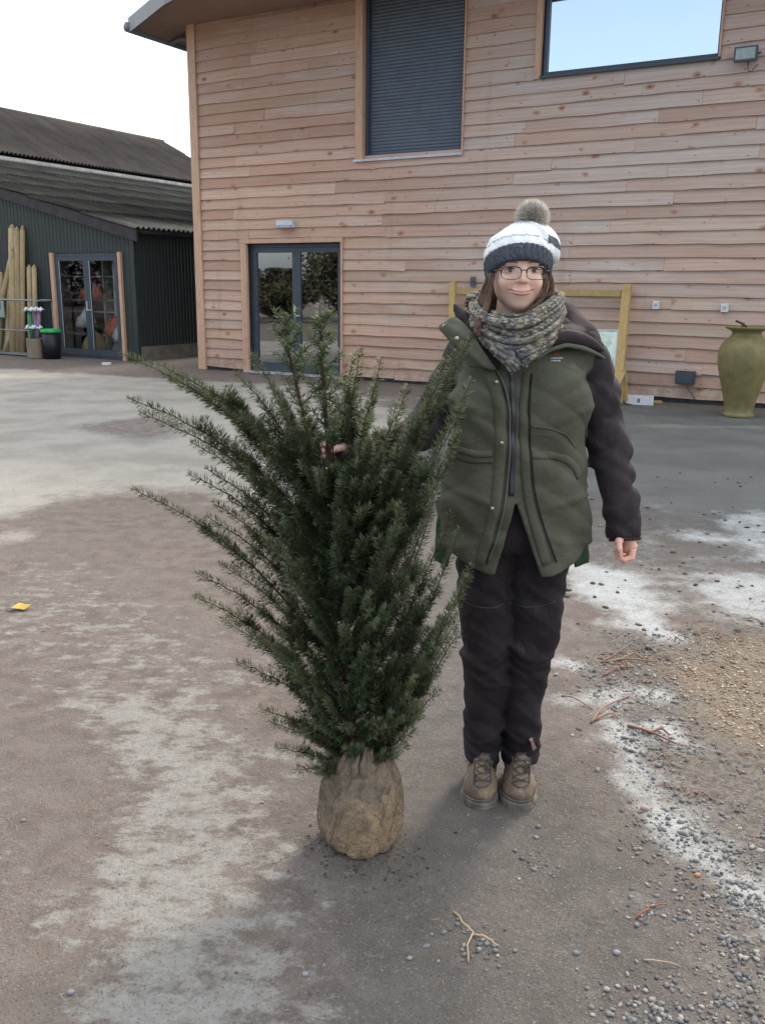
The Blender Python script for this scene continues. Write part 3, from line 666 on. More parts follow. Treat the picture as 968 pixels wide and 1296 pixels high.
gravel = sm(inpoly(GX, GY, [(655, 745), (720, 740), (800, 722), (1300, 760), (1300, 1300), (835, 1300), (800, 1060), (735, 940), (690, 880), (655, 820), (625, 790)])+n2*.35, -.08, .14)
orange = sm(inpoly(GX, GY, [(700, 770), (740, 745), (800, 742), (1200, 770), (1200, 850), (800, 838), (760, 828)])+n2*.4, -.12, .2)
ring = sm(inpoly(GX, GY, [(100, 540), (178, 538), (182, 552), (172, 568), (60, 575)])+n2*.3, -.1, .3)
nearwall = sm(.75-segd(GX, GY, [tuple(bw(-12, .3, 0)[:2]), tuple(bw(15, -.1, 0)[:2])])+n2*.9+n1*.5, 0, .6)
Z = (fbm(GX, GY, .35, 3, 5)-.5)*.03+(n3)*.006*(1+1.5*gravel)+n2*.006
near = (np.abs(GX) < 9) & (GY > 0) & (GY < 16); Z = np.where(near, Z, 0)*np.clip((15.2-GY)/3, 0, 1)
Z -= .004
flat = np.exp(-((GX-.39)**2+(GY-2.55)**2)/.15)+np.exp(-((GX+.05)**2+(GY-2.3)**2)/.08); Z = Z*(1-np.clip(flat, 0, 1))
ny_, nx_ = GX.shape
V = np.stack([GX, GY, Z], -1).reshape(-1, 3); idx = np.arange(nx_*ny_).reshape(ny_, nx_)
F = np.stack([idx[:-1, :-1], idx[:-1, 1:], idx[1:, 1:], idx[1:, :-1]], -1).reshape(-1, 4)
t = NT('yard_ground'); pos = t.n('ShaderNodeNewGeometry').outputs['Position']
f1 = t.noise(1.4, 6, .6, pos); f2 = t.noise(9, 6, .65, pos); f3 = t.noise(45, 5, .7, pos); f4 = t.noise(170, 3, .6, pos); vo = t.vor(70, pos, out='Color'); 
sv = t.n('ShaderNodeSeparateXYZ'); t.l(vo, sv.inputs[0])
brown = t.mix(t.ramp(f2, .35, .66), (0.132, 0.106, 0.094), (0.200, 0.165, 0.146)); brown = t.mix(t.ramp(f1, .35, .7, 0, .6), brown, (0.180, 0.156, 0.140))
palec = t.mix(t.ramp(f1, .38, .66), (0.40, 0.378, 0.340), (0.31, 0.287, 0.255)); palec = t.mix(t.ramp(f2, .55, .75, 0, .5), palec, (0.23, 0.20, 0.18))
tar = t.mix(t.ramp(f2, .3, .7), (0.104, 0.094, 0.088), (0.145, 0.130, 0.121))
tar = t.mix(t.ramp(f1, .4, .7, 0, .5), tar, (0.170, 0.149, 0.135))
c = t.mix(t.attr('dark'), brown, tar)
c = t.mix(t.attr('far_shade'), c, t.mix(t.ramp(f1, .35, .65), (0.100, 0.108, 0.110), (0.140, 0.148, 0.147)))
c = t.mix(t.math('MULTIPLY', t.attr('sunlit_streak'), t.ramp(f2, .4, .6, .4, 1)), c, (0.30, 0.30, 0.24))
def broken(a, lo=.35, hi=.75):  # attribute threshold broken by noise at two sizes
    m = t.math('ADD', a, t.math('MULTIPLY', t.math('SUBTRACT', f2, .5), .9)); m = t.math('ADD', m, t.math('MULTIPLY', t.math('SUBTRACT', f3, .5), .7)); return t.ramp(m, lo, hi)
c = t.mix(broken(t.attr('pale'), .1, .95), c, palec)
wf = t.noise(9, 8, .72, t.mapping((1, 1.5, 1), src=pos), .1)
stp = t.ramp(t.math('ADD', t.math('MULTIPLY', t.attr('strip'), .60), t.math('SUBTRACT', t.math('ADD', t.math('MULTIPLY', wf, 2.4), t.math('MULTIPLY', f3, .7)), 1.58)), .22, .62, 0, .92)
c = t.mix(stp, c, t.mix(t.ramp(f3, .3, .7), (0.35, 0.34, 0.32), (0.25, 0.24, 0.222)))
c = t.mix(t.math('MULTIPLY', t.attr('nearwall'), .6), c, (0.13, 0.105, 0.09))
gr = t.mix(t.ramp(sv.outputs[0], .2, .8), (0.11, 0.10, 0.093), (0.20, 0.175, 0.15))
gr = t.mix(t.attr('orange'), gr, t.mix(t.ramp(sv.outputs[1], .3, .7), (0.19, 0.14, 0.10), (0.26, 0.215, 0.165)))
c = t.mix(t.math('MULTIPLY', broken(t.attr('gravel'), .3, .7), .75), c, gr)
c = t.mix(t.math('MULTIPLY', broken(t.attr('frost'), .26, 1.15), t.ramp(f4, .25, .6, .75, 1)), c, (0.52, 0.54, 0.55))
# grit: fine speckles in every ground
c = t.mix(t.ramp(f4, .58, .70, 0, .6), c, (0.36, 0.33, 0.30)); c = t.mix(t.ramp(f4, .32, .42, .65, 0), c, (0.05, 0.045, 0.042))
f5 = t.noise(22, 6, .75, pos); c = t.mix(t.ramp(f5, .56, .72, 0, .45), c, (0.07, 0.06, 0.055)); c = t.mix(t.ramp(f5, .28, .42, .35, 0), c, (0.30, 0.28, 0.26))
c = t.mix(t.ramp(f3, .66, .78, 0, .5), c, (0.08, 0.07, 0.065))
h = t.math('ADD', t.math('MULTIPLY', f3, .6), t.math('MULTIPLY', f4, .35))
t.bump(h, 1.0, .022)
GM = t.fin(c, t.ramp(t.attr('far_shade'), 0, 1, .92, .62), 0, .3)
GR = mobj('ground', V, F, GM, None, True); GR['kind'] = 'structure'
for nm, arr in (('pale', pale), ('strip', np.clip(np.maximum(np.maximum(strip, strip2), strip3), 0, 1)), ('dark', dark), ('far_shade', far_shade), ('sunlit_streak', sunlit_streak), ('frost', frost), ('gravel', gravel), ('orange', orange), ('ring', ring), ('nearwall', nearwall)):
    a = GR.data.attributes.new(nm, 'FLOAT', 'POINT'); a.data.foreach_set('value', arr.astype(np.float32).ravel())
def gz(x, y):
    i = np.clip(np.searchsorted(gx, x), 1, nx_-1); j = np.clip(np.searchsorted(gy, y), 1, ny_-1); return Z[j, i]
def gattr(arr, x, y):
    i = np.clip(np.searchsorted(gx, x), 1, nx_-1); j = np.clip(np.searchsorted(gy, y), 1, ny_-1); return arr[j, i]

# loose stones: irregular little solids scattered by density
ico = np.array([(0,0,1),(.894,0,.447),(.276,.851,.447),(-.724,.526,.447),(-.724,-.526,.447),(.276,-.851,.447),(.724,.526,-.447),(-.276,.851,-.447),(-.894,0,-.447),(-.276,-.851,-.447),(.724,-.526,-.447),(0,0,-1)])
icf = np.array([(0,1,2),(0,2,3),(0,3,4),(0,4,5),(0,5,1),(1,6,2),(2,7,3),(3,8,4),(4,9,5),(5,10,1),(6,7,2),(7,8,3),(8,9,4),(9,10,5),(10,6,1),(6,11,7),(7,11,8),(8,11,9),(9,11,10),(10,11,6)])
def scatter(name, pts, size, mat, flat=.62, seed=1, label=None, cat=None):
    g = np.random.default_rng(seed); n = len(pts)
    sc = np.stack([size*g.uniform(.7, 1.3, n), size*g.uniform(.6, 1.1, n), size*flat*g.uniform(.6, 1.1, n)], -1)
    v = ico[None]*(1+g.uniform(-.38, .30, (n, 12, 1)))*sc[:, None]
    a = g.uniform(0, 6.28, n); ca, sa = np.cos(a)[:, None], np.sin(a)[:, None]
    x = v[..., 0]*ca-v[..., 1]*sa; y = v[..., 0]*sa+v[..., 1]*ca
    V = np.stack([x+pts[:, 0:1], y+pts[:, 1:2], v[..., 2]+pts[:, 2:3]+(size*flat*.45)[:, None]], -1).reshape(-1, 3)
    F = (icf[None]+(np.arange(n)*12)[:, None, None]).reshape(-1, 3)
    o = mobj(name, V, F, mat); tag(o, label, cat, None, 'stuff')
    at = o.data.attributes.new('tone', 'FLOAT', 'POINT'); at.data.foreach_set('value', np.repeat(g.uniform(0, 1, n), 12).astype(np.float32))
    return o
def samp(n, box, dens, seed):
    g = np.random.default_rng(seed); x = g.uniform(box[0], box[1], n); y = g.uniform(box[2], box[3], n)
    keep = g.uniform(0, 1, n) < dens(x, y); x, y = x[keep], y[keep]; return np.stack([x, y, gz(x, y)], -1)
def stonemat(name, ca, cb, cc):
    t = NT(name); a = t.attr('tone'); c = t.mix(t.ramp(a, .0, .5), ca, cb); c = t.mix(t.ramp(a, .7, .9), c, cc); t.bump(t.noise(120, 3), .4, .004); return t.fin(c, .85)
SG = stonemat('grey_chippings', (.095, .095, .098), (.185, .183, .182), (.31, .30, .285)); SO = stonemat('tan_pea_gravel', (.20, .15, .11), (.34, .24, .16), (.46, .41, .35)); SD = stonemat('mixed_grit', (.08, .072, .07), (.17, .15, .135), (.28, .25, .22))
hx = fbm(gx[None, :]+0*gy[:, None], gy[:, None]+0*gx[None, :], 2.2, 4, 77)
p = samp(60000, (.5, 3.4, 1.2, 4.6), lambda x, y: gattr(gravel*(1-orange)*sm(hx, .40, .62), x, y)*np.clip(1.5-(y-1.2)*.25, .35, 1), 5)
scatter('grey_stones', p, rng.uniform(.0010, .0046, len(p))+rng.uniform(0, 1, len(p))**9*.009, SG, label='loose grey chippings strewn along the right edge of the yard', cat='gravel', seed=2)
p = samp(42000, (1.0, 4.5, 2.6, 5.0), lambda x, y: gattr(orange, x, y)*.85*sm(fbm(x, y, 3.0, 4, 91), .38, .62), 6)
scatter('tan_gravel', p, rng.uniform(.002, .008, len(p)), SO, label='orange and tan pea gravel patch at the right edge', cat='gravel', seed=3)
p = samp(26000, (-3.5, 4, .9, 8), lambda x, y: .06+.25*gattr(dark, x, y)*(y < 5)+.25*gattr(gravel, x, y), 8)
scatter('yard_grit', p, rng.uniform(.0012, .0034, len(p))+rng.uniform(0, 1, len(p))**10*.004, SD, label='scattered grit and small stones across the yard', cat='grit', seed=4)
p = samp(900, (.9, 3.5, 3.4, 8), lambda x, y: .12+.5*gattr(np.clip(frost+.3*gravel, 0, 1), x, y), 9)
scatter('dark_clods', p, rng.uniform(.007, .02, len(p)), stonemat('dark_soil', (.05, .042, .04), (.10, .085, .08), (.16, .14, .13)), .5, label='dark crumbs of soil lying on the white dust patches', cat='soil', seed=5)
g = np.random.default_rng(12); cx = [G2(q_) for q_ in ((745, 985), (715, 960), (705, 925), (722, 915), (740, 925), (755, 950), (770, 970), (785, 1000), (790, 1030), (765, 1055), (700, 1050), (690, 1062), (715, 1058), (780, 960), (760, 1060), (760, 1050), (705, 905), (775, 1040), (700, 1055), (735, 950), (770, 1000), (610, 935), (560, 1000), (700, 975))]
pp = []
for (x, y) in cx: 
    m = g.integers(16, 48); pp.append(np.stack([x+g.normal(0, .055, m), y+g.normal(0, .045, m), np.zeros(m)], -1))
p = np.concatenate(pp); p[:, 2] = gz(p[:, 0], p[:, 1]); scatter('grey_stones', p, rng.uniform(.003, .0088, len(p)), SG, label='small heaps of blue-grey chippings on the tarmac at lower right', cat='gravel', seed=6)
# straw and needle litter
def litter(name, pts, L, mat, label, w=.0009, seed=3):
    g = np.random.default_rng(seed); n = len(pts); a = g.uniform(0, 6.28, n); L = L*g.uniform(.5, 1.4, n); b = g.uniform(-.3, .3, n)
    d = np.stack([np.cos(a), np.sin(a), np.zeros(n)], -1); s = np.stack([-np.sin(a), np.cos(a), np.zeros(n)], -1); z = np.array([0, 0, 1.])
    P0 = pts+z*.002-d*L[:, None]/2; P1 = pts+z*.005+s*(b*L)[:, None]; P2 = pts+z*.003+d*L[:, None]/2
    V = []; 
    for P in (P0, P1, P2): V += [P-s*w, P+s*w, P+z*w*1.6]
    V = np.stack(V, 1).reshape(-1, 3); f = [(0,1,4,3),(1,2,5,4),(2,0,3,5),(3,4,7,6),(4,5,8,7),(5,3,6,8)]
    F = (np.array(f)[None]+(np.arange(n)*9)[:, None, None]).reshape(-1, 4); return tag(mobj(name, V, F, mat), label, 'litter', None, 'stuff')
STR = simple('dry_straw', (.46, .34, .18), (.34, .23, .12), 9, .8)
p = samp(2600, (-1.6, 2.2, .9, 4.5), lambda x, y: .16+.35*sm(fbm(x, y, 1.8, 3, 40), .5, .7)+.3*gattr(gravel, x, y), 15)
litter('straw_litter', p, .015, STR, 'thin bits of straw and dry needles scattered over the foreground ground')
RDT = simple('red_brown_twig', (.25, .09, .05), (.17, .07, .04), 15, .7); TAN = simple('tan_twig', (.27, .15, .085), (.20, .11, .07), 15, .7)
p = samp(5200, (.9, 3.2, 2.4, 4.4), lambda x, y: gattr(np.clip(gravel, 0, 1), x, y)*.5*sm(fbm(x, y, 2.5, 3, 60), .45, .65), 16)
litter('twig_litter', p, .038, TAN, 'short brown twig fragments among the gravel at right', .0016, 5)
def twig(pxs, r, mat, label, branches=()):
    b = gnd(*pxs[0]); b[2] = 0; m = MB()
    for line in (pxs,)+tuple(branches):
        P = [gnd(*q)-b for q in line]; P = np.array(P); t_ = np.linspace(0, 1, 9); tt = np.linspace(0, 1, len(P))
        Q = np.stack([np.interp(t_, tt, P[:, i]) for i in range(3)], -1)
        Q[:, 2] = r*.9+.008*np.sin(t_*3.1)+gz(b[0], b[1]); Q[1:-1, :2] += rng.normal(0, .0015, (7, 2)); m.tube(Q, np.linspace(r, r*.55, 9), 6)
    o = m.build('fallen_twig', mat, None, True, loc=b); return tag(o, label, 'twig', 'fallen twigs')
PAL = simple('pale_twig', (.50, .38, .24), (.40, .29, .18), 15, .7)
twig([(542, 974), (550, 984), (557, 993), (553, 1003), (554, 1015)], .0028, PAL, 'forked pale twig lying on the tarmac at lower centre', ([(557, 993), (568, 996), (579, 1002)],))
twig([(654, 819), (664, 808), (686, 797)], .005, TAN, 'tan forked stick on the white dust left of the gravel patch', ([(657, 817), (672, 812), (676, 816)],))
twig([(684, 822), (703, 829), (722, 836)], .0055, RDT, 'red-brown stick with a knobbly end on the white dust', ([(700, 828), (712, 826), (718, 830)],))
twig([(662, 770), (676, 763), (688, 753)], .0032, TAN, 'thin tan twig at the top of the twig heap by the dust patch', ())
twig([(664, 770), (682, 768), (700, 770), (708, 769)], .0045, simple('brown_twig', (.27, .15, .09), None, 15, .7), 'long brown twig lying across the top of the twig heap', ([(676, 768), (690, 764), (702, 771)],))
twig([(664, 781), (676, 775), (689, 774)], .004, RDT, 'pinkish red twig just below the long brown twig', ())
twig([(630, 797), (640, 800), (655, 808)], .003, RDT, 'small reddish twig at the left end of the white dust', ())
twig([(697, 1014), (712, 1018), (726, 1019)], .002, PAL, 'short pale stem on the tarmac at lower right', ())
twig([(691, 980), (702, 972), (716, 968)], .003, RDT, 'small rusty twig by the chippings at lower right', ())
twig([(640, 815), (690, 850), (676, 842)][:2], .004, TAN, 'fine tan twig running down beside the white dust trail', ()) if False else None
def pebble(px, r, c, label):
    b = gnd(*px); b[2] = gz(b[0], b[1])+r*.35; V = ico*np.array([r*1.15, r, r*.75]); import bmesh
    bm = bmesh.new(); vs = [bm.verts.new(v*(1+rnd.uniform(-.08, .08))) for v in V]; [bm.faces.new([vs[i] for i in f]) for f in icf]
    bmesh.ops.subdivide_edges(bm, edges=bm.edges, cuts=1, smooth=1.0, use_grid_fill=True); me = bpy.data.meshes.new('pebble'); bm.to_mesh(me); bm.free()
    me.materials.append(simple('pebble_'+str(px[0]), c, tuple(x*.8 for x in c), 60, .8)); me.polygons.foreach_set('use_smooth', np.ones(len(me.polygons), bool))
    o = bpy.data.objects.new('pebble', me); COL.objects.link(o); o.location = b; tag(o, label, 'pebble', 'single pebbles on the yard')
pebble((230, 1040), .0085, (.24, .26, .29), 'pale blue-grey pebble on the dusty strip at lower left')
pebble((421, 1025), .0075, (.26, .28, .31), 'pale grey pebble on the brown ground below the root ball')
pebble((191, 899), .008, (.18, .19, .21), 'grey pebble at the left edge of the yard')
pebble((698, 890), .013, (.36, .27, .21), 'round peach-coloured pebble beside the white dust trail')
pebble((611, 905), .009, (.17, .17, .18), 'grey pebble just in front of the right boot')
pebble((642, 1008), .008, (.18, .20, .22), 'blue-grey pebble alone on the tarmac at lower right')
pebble((675, 1008), .009, (.24, .25, .27), 'pale grey pebble right of the lone blue-grey one')
pebble((741, 944), .008, (.45, .22, .12), 'rusty orange pebble among the grey chippings')
b = gnd(189, 727); V = [(-.05, -.01, 0), (-.02, -.03, .012), (.03, -.03, .004), (.055, 0, .02), (.02, .035, .006), (-.02, .03, .018), (0, 0, .022), (-.085, -.02, .004)]
o = mobj('fallen_leaf', V, [(0, 1, 6), (1, 2, 6), (2, 3, 6), (3, 4, 6), (4, 5, 6), (5, 0, 6), (7, 1, 0)], simple('yellow_leaf', (.62, .42, .05), (.5, .32, .05), 30, .6), None, False, loc=b+np.array([0, 0, .003])); tag(o, 'single yellow leaf lying on the ground at the left', 'leaf')
b = gnd(259, 528); o = MB().box(-.08, -.04, 0, .08, .05, .05).build('paper_scrap', WHT, None, loc=b); tag(o, 'scrap of white litter in front of the shed doors', 'litter')

# ------------------------------------------------------------------ trees across the yard, behind the viewer (seen as reflections in the glass)
LEAF = simple('autumn_leaves', (.045, .050, .028), (.085, .075, .035), 2, .8); BARK = simple('tree_bark', (.08, .065, .05), (.12, .10, .08), 6, .9)
def bgtree(x, y, h, w, n, seed, label, mat=None):
    g = np.random.default_rng(seed); e = empty('yard_tree', (x, y, 0), 0, label, 'tree', 'trees across the yard')
    m = MB(); m.tube([(0, 0, 0), (.1, 0, h*.4), (0, .1, h*.95)], [h*.03, h*.02, h*.004], 7)
    for i in range(14):
        a = g.uniform(0, 6.28); z0 = h*g.uniform(.25, .8); l = w*g.uniform(.5, 1); m.tube([(0, 0, z0), (math.cos(a)*l*.5, math.sin(a)*l*.5, z0+l*.35), (math.cos(a)*l, math.sin(a)*l, z0+l*.55)], [h*.01, h*.006, .01], 5)
    m.build('trunk', BARK, e, True)
    c = g.normal(0, 1, (60, 3))*np.array([w*.45, w*.45, h*.2])+np.array([0, 0, h*.62]); k = g.integers(0, 60, n); q = c[k]+g.normal(0, 1, (n, 3))*w*.13
    q[:, 2] = np.clip(q[:, 2], h*.12, h*1.02); u_ = g.normal(0, 1, (n, 3)); u_ /= np.linalg.norm(u_, axis=1)[:, None]; v_ = np.cross(u_, g.normal(0, 1, (n, 3))); v_ /= np.linalg.norm(v_, axis=1)[:, None]
    s = .11; V = np.stack([q-u_*s, q+v_*s*.6, q+u_*s, q-v_*s*.6], 1).reshape(-1, 3); F = np.arange(4*n).reshape(-1, 4); mobj('crown', V, F, mat or LEAF, e)
for i, (x, y, h, w) in enumerate(((-24.5, 6.9, 1.6, 1.0), (-23.8, 3.9, 3.7, 1.6), (-27, 9.5, 3.2, 2.0), (-27, 1.0, 4.5, 2.4), (-30, 5.0, 2.3, 1.8), (-21, 1.0, 3.5, 2.0), (-24, 14.6, 5.5, 2.4), (-26, 12.0, 4.6, 2.2), (-27, 17.3, 5.6, 2.6))):
    bgtree(x, y, h, w, 7000, 50+i, 'leafy tree standing across the yard behind the viewer, seen only as a reflection', None)
# ------------------------------------------------------------------ root-balled yew
TB = gnd(465, 927); TB[1] = 2.30; TB = np.array([gnd(465, 924)[0], 2.30, 0.]); TY = 2.30
YW = empty('yew_plant', TB, 0, 'dark green root-balled yew with feathery upswept branches held upright by the person', 'plant')
def TP(x, y, dy=0.0): return atY(x, y, TY+dy)-TB
# root ball in hessian
gR = np.random.default_rng(4)
prof = [(.001, .0), (.092, .0), (.108, .006), (.116, .024), (.119, .075), (.117, .12), (.112, .16), (.105, .20), (.095, .235), (.082, .262), (.066, .280), (.03, .288), (.001, .29)]
n = 72; V = []; zz = np.interp(np.linspace(0, 1, 44), np.linspace(0, 1, len(prof)), [p[1] for p in prof]); rr = np.interp(np.linspace(0, 1, 44), np.linspace(0, 1, len(prof)), [p[0] for p in prof])
A = np.linspace(0, 2*np.pi, n, endpoint=False)
for z_, r_ in zip(zz, rr):
    w = 1+.035*np.sin(3*A+z_*9+.5)+.02*np.sin(7*A-z_*22)+(fbm(A*9+50, np.full(n, z_*60+9), .55, 4, 31)-.5)*.20+(fbm(A*30+50, np.full(n, z_*200+9), .55, 3, 35)-.5)*.05
    V += [(r_*w[k]*math.cos(A[k]), r_*w[k]*math.sin(A[k])*.86, z_+.010*math.sin(2*A[k]+1)*(z_ < .03)+.006) for k in range(n)]
F = [(i*n+k, i*n+(k+1) % n, (i+1)*n+(k+1) % n, (i+1)*n+k) for i in range(43) for k in range(n)]
t = NT('hessian'); f = t.noise(16, 6, .7); f2_ = t.noise(90, 4, .7)
c = t.mix(t.ramp(f, .36, .64), (0.37, 0.27, 0.165), (0.24, 0.18, 0.125))
sx = t.n('ShaderNodeSeparateXYZ'); t.l(t.tc.outputs['Object'], sx.inputs[0])
soil = t.math('ADD', t.math('MULTIPLY', t.ramp(sx.outputs[2], .06, .24), .65), t.math('SUBTRACT', f, .52)); soil = t.math('ADD', soil, t.math('MULTIPLY', t.ramp(sx.outputs[0], .03, -.09), .3))
c = t.mix(t.ramp(soil, .15, .65, 0, .8), c, (0.20, 0.165, 0.135))
c = t.mix(t.ramp(f2_, .52, .68, 0, .5), c, (0.07, 0.048, 0.03)); c = t.mix(t.ramp(t.noise(38, 5, .7), .52, .70, 0, .4), c, (0.10, 0.072, 0.05)); c = t.mix(t.ramp(f2_, .42, .3, 0, .5), c, (0.45, 0.33, 0.18))
wv = t.noise(30, 4, .7)
t.bump(t.math('ADD', t.math('MULTIPLY', wv, .25), f2_), 1.0, .009)
RB = mobj('root_ball', V, F, t.fin(c, .95, 0, .1), YW, True)
# gathered folds of cloth round the foot of the stem, soil spilled beneath
m = MB()
for q in range(26):
    a = q*.2417+gR.uniform(-.1, .1); r0 = gR.uniform(.055, .082); h_ = gR.uniform(.012, .04); P = [(r0*1.12*math.cos(a), r0*.95*math.sin(a), .245), (r0*math.cos(a), r0*.86*math.sin(a), .275), (r0*.75*math.cos(a+.15), r0*.65*math.sin(a+.15), .285+h_)]
    m.tube(P, [.012, .010, .004], 6)
m.build('cloth_fold', RB.data.materials[0], RB, True)
pp_ = np.stack([gR.normal(0, .10, 260), gR.normal(-.06, .07, 260), np.zeros(260)], -1)+TB
scatter('spilled_soil', pp_, gR.uniform(.0015, .0055, 260), stonemat('spilled_earth', (.035, .028, .024), (.08, .062, .052), (.14, .11, .09)), .6, label='dark crumbs of earth spilled round the foot of the root ball', cat='soil', seed=9)
# net cords and loose fibres on the hessian
m = MB()
for q in range(90):
    a0 = gR.uniform(0, 6.28); tw = gR.uniform(-1.5, 1.5); z0 = gR.uniform(.0, .16); z1 = gR.uniform(.2, .285); P = []
    for s_ in np.linspace(0, 1, 12):
        z_ = z0+(z1-z0)*s_; r_ = np.interp(z_, [p[1] for p in prof], [p[0] for p in prof]) + .0045; a = a0+tw*s_+.05*math.sin(s_*9+q)
        w = 1+.035*math.sin(3*a+z_*9+.5)+.02*math.sin(7*a-z_*22)
        P.append((r_*w*math.cos(a), r_*w*math.sin(a)*.82, z_+.006))
    m.tube(P, .0013 if q % 4 == 0 else .0007, 4)
m.build('net_cord', simple('netting_cord', (.12, .095, .07), (.24, .19, .13), 60, .9), RB)
m = MB()
for q in range(150):
    a = gR.uniform(0, 6.28); z_ = gR.uniform(.0, .28); r_ = np.interp(z_, [p[1] for p in prof], [p[0] for p in prof])*1.02
    p0 = np.array([r_*math.cos(a), r_*math.sin(a)*.82, z_+.006]); d = np.array([math.cos(a+gR.normal(0, 1)), math.sin(a+gR.normal(0, 1)), gR.normal(-.3, .6)])*gR.uniform(.005, .014)
    m.tube([p0, p0+d*.5+gR.normal(0, .002, 3), p0+d], [.0009, .0007, .0004], 3, False)
o = m.build('loose_fibre', simple('jute_fibre', (.42, .30, .15), (.28, .19, .09), 80, .9), RB); o['kind'] = 'stuff'
# stems
t = NT('yew_bark'); g_ = t.noise(30, 5, .7, t.mapping((1, 1, .25))); t.bump(g_, .8, .006); YB = t.fin(t.mix(t.ramp(g_, .3, .7), (.10, .05, .035), (.05, .03, .024)), .9)
t = NT('yew_shoot'); YS = t.fin((.085, .115, .035), .7)
def leafmat():
    t = NT('yew_needles'); a = t.attr('tone'); c = t.mix(t.ramp(a, 0, .6, 0, 1, False), (0.046, 0.066, 0.038), (0.112, 0.142, 0.072)); c = t.mix(t.ramp(a, .72, 1.0, 0, .9, False), c, (0.15, 0.18, 0.085)); geo_ = t.n('ShaderNodeTexNoise'); geo_.inputs['Scale'].default_value = 16; sz_ = t.n('ShaderNodeSeparateXYZ'); t.l(t.tc.outputs['Object'], sz_.inputs[0]); t.l(t.tc.outputs['Object'], geo_.inputs['Vector']); c = t.mix(t.math('MULTIPLY', t.ramp(geo_.outputs['Fac'], .56, .70, 0, .75), t.ramp(sz_.outputs[2], .75, .35)), c, (0.16, 0.10, 0.05))
    t.b.inputs['Subsurface Weight'].default_value = 0; t.val(t.b.inputs['Sheen Weight'], 0); t.fin(c, .5, 0, .25)
    tr = t.n('ShaderNodeBsdfTranslucent'); t.l(t.mix(.5, c, (.06, .10, .02)), tr.inputs[0]); mx = t.n('ShaderNodeMixShader'); mx.inputs[0].default_value = .30
    t.l(t.b.outputs[0], mx.inputs[1]); t.l(tr.outputs[0], mx.inputs[2]); t.l(mx.outputs[0], t.out.inputs[0]); return t.m
YL = leafmat()
stemP = np.array([TP(464, 872, 0), TP(461, 850, 0), TP(456, 780, .01), TP(452, 700, .0), TP(446, 640, .0), TP(441, 600, .0), TP(437, 560, .0), TP(435, 530, .0), TP(434, 505), TP(433, 478)])
stR = np.array([.017, .015, .0125, .0105, .009, .0075, .0055, .004, .003, .0015])
MB().tube(stemP, stR, 8).build('trunk', YB, YW, True)
st2 = np.array([TP(450, 690, .02), TP(436, 640, .03), TP(424, 590, .03), TP(413, 540, .02), TP(406, 510, .02), TP(405, 486, .02)])
MB().tube(st2, [.009, .008, .006, .0045, .003, .0015], 7).build('trunk', YB, YW, True)
HANDP = TP(444.5, 597, -.02)
def stem_at(ypx):  # point on main stem by photograph row
    ys = np.array([872, 850, 780, 700, 640, 600, 560, 530, 505, 478.]); k = [np.interp(-ypx, -ys, stemP[:, i]) for i in range(3)]
    return np.array(k)
def bez(P0, P1, P2, n):
    t_ = np.linspace(0, 1, n)[:, None]; return (1-t_)**2*P0+2*t_*(1-t_)*P1+t_**2*P2
def needles(path, L0, dens, g, young=.0, upn=None):
    """paired needles along a path; returns verts, faces, tone"""
    P = np.asarray(path); seg = np.linalg.norm(np.diff(P, axis=0), axis=1); cum = np.concatenate([[0], np.cumsum(seg)]); Lt = cum[-1]
    n = max(4, int(Lt*dens)); s = np.sort(g.uniform(0, Lt, n)); C = np.stack([np.interp(s, cum, P[:, i]) for i in range(3)], -1)
    T = np.stack([np.interp(s, (cum[1:]+cum[:-1])/2, np.diff(P, axis=0)[:, i]/seg) for i in range(3)], -1); T /= np.linalg.norm(T, axis=1)[:, None]
    ref = np.array([0, -.55, .85]) if upn is None else upn
    side = np.cross(T, ref); side /= np.linalg.norm(side, axis=1)[:, None]+1e-9; up = np.cross(side, T)
    a = g.normal(0, .75, n)+np.where(g.uniform(0, 1, n) < .5, 0, np.pi)
    out = side*np.cos(a)[:, None]+up*(np.sin(a)*.8+.25)[:, None]; out /= np.linalg.norm(out, axis=1)[:, None]
    lean = g.uniform(.15, .6, n)[:, None]; d = out+T*lean; d /= np.linalg.norm(d, axis=1)[:, None]
    u_ = s/Lt; L = L0*g.uniform(.75, 1.15, n)*np.clip(np.minimum(1, (1.02-u_)*9+.35), .3, 1); w = .00145
    bx_ = np.cross(d, T); bx_ /= np.linalg.norm(bx_, axis=1)[:, None]+1e-9; bx_ = np.cross(bx_, d)*.35+bx_; bx_ /= np.linalg.norm(bx_, axis=1)[:, None]
    Lc = L[:, None]; cur = T*.12*Lc
    tone = np.clip(g.uniform(0, .65, n)+young*np.clip((u_-.45)*2.4, 0, 1), 0, 1); V = np.stack([C-bx_*w*.5, C+d*Lc*.55+bx_*w, C+d*Lc+cur, C+d*Lc*.5-bx_*w], 1)
    # the hand closes round the stem here: no needles in or just in front of the grip
    m_ = V.mean(1)-HANDP; keep = ~((np.abs(m_[:, 0]) < .042) & (np.abs(m_[:, 2]) < .026) & (m_[:, 1] < .03)); V = V[keep].reshape(-1, 3); tone = tone[keep]; n = int(keep.sum())
    F = np.arange(4*n).reshape(-1, 4)
    return V, F, np.repeat(tone, 4)
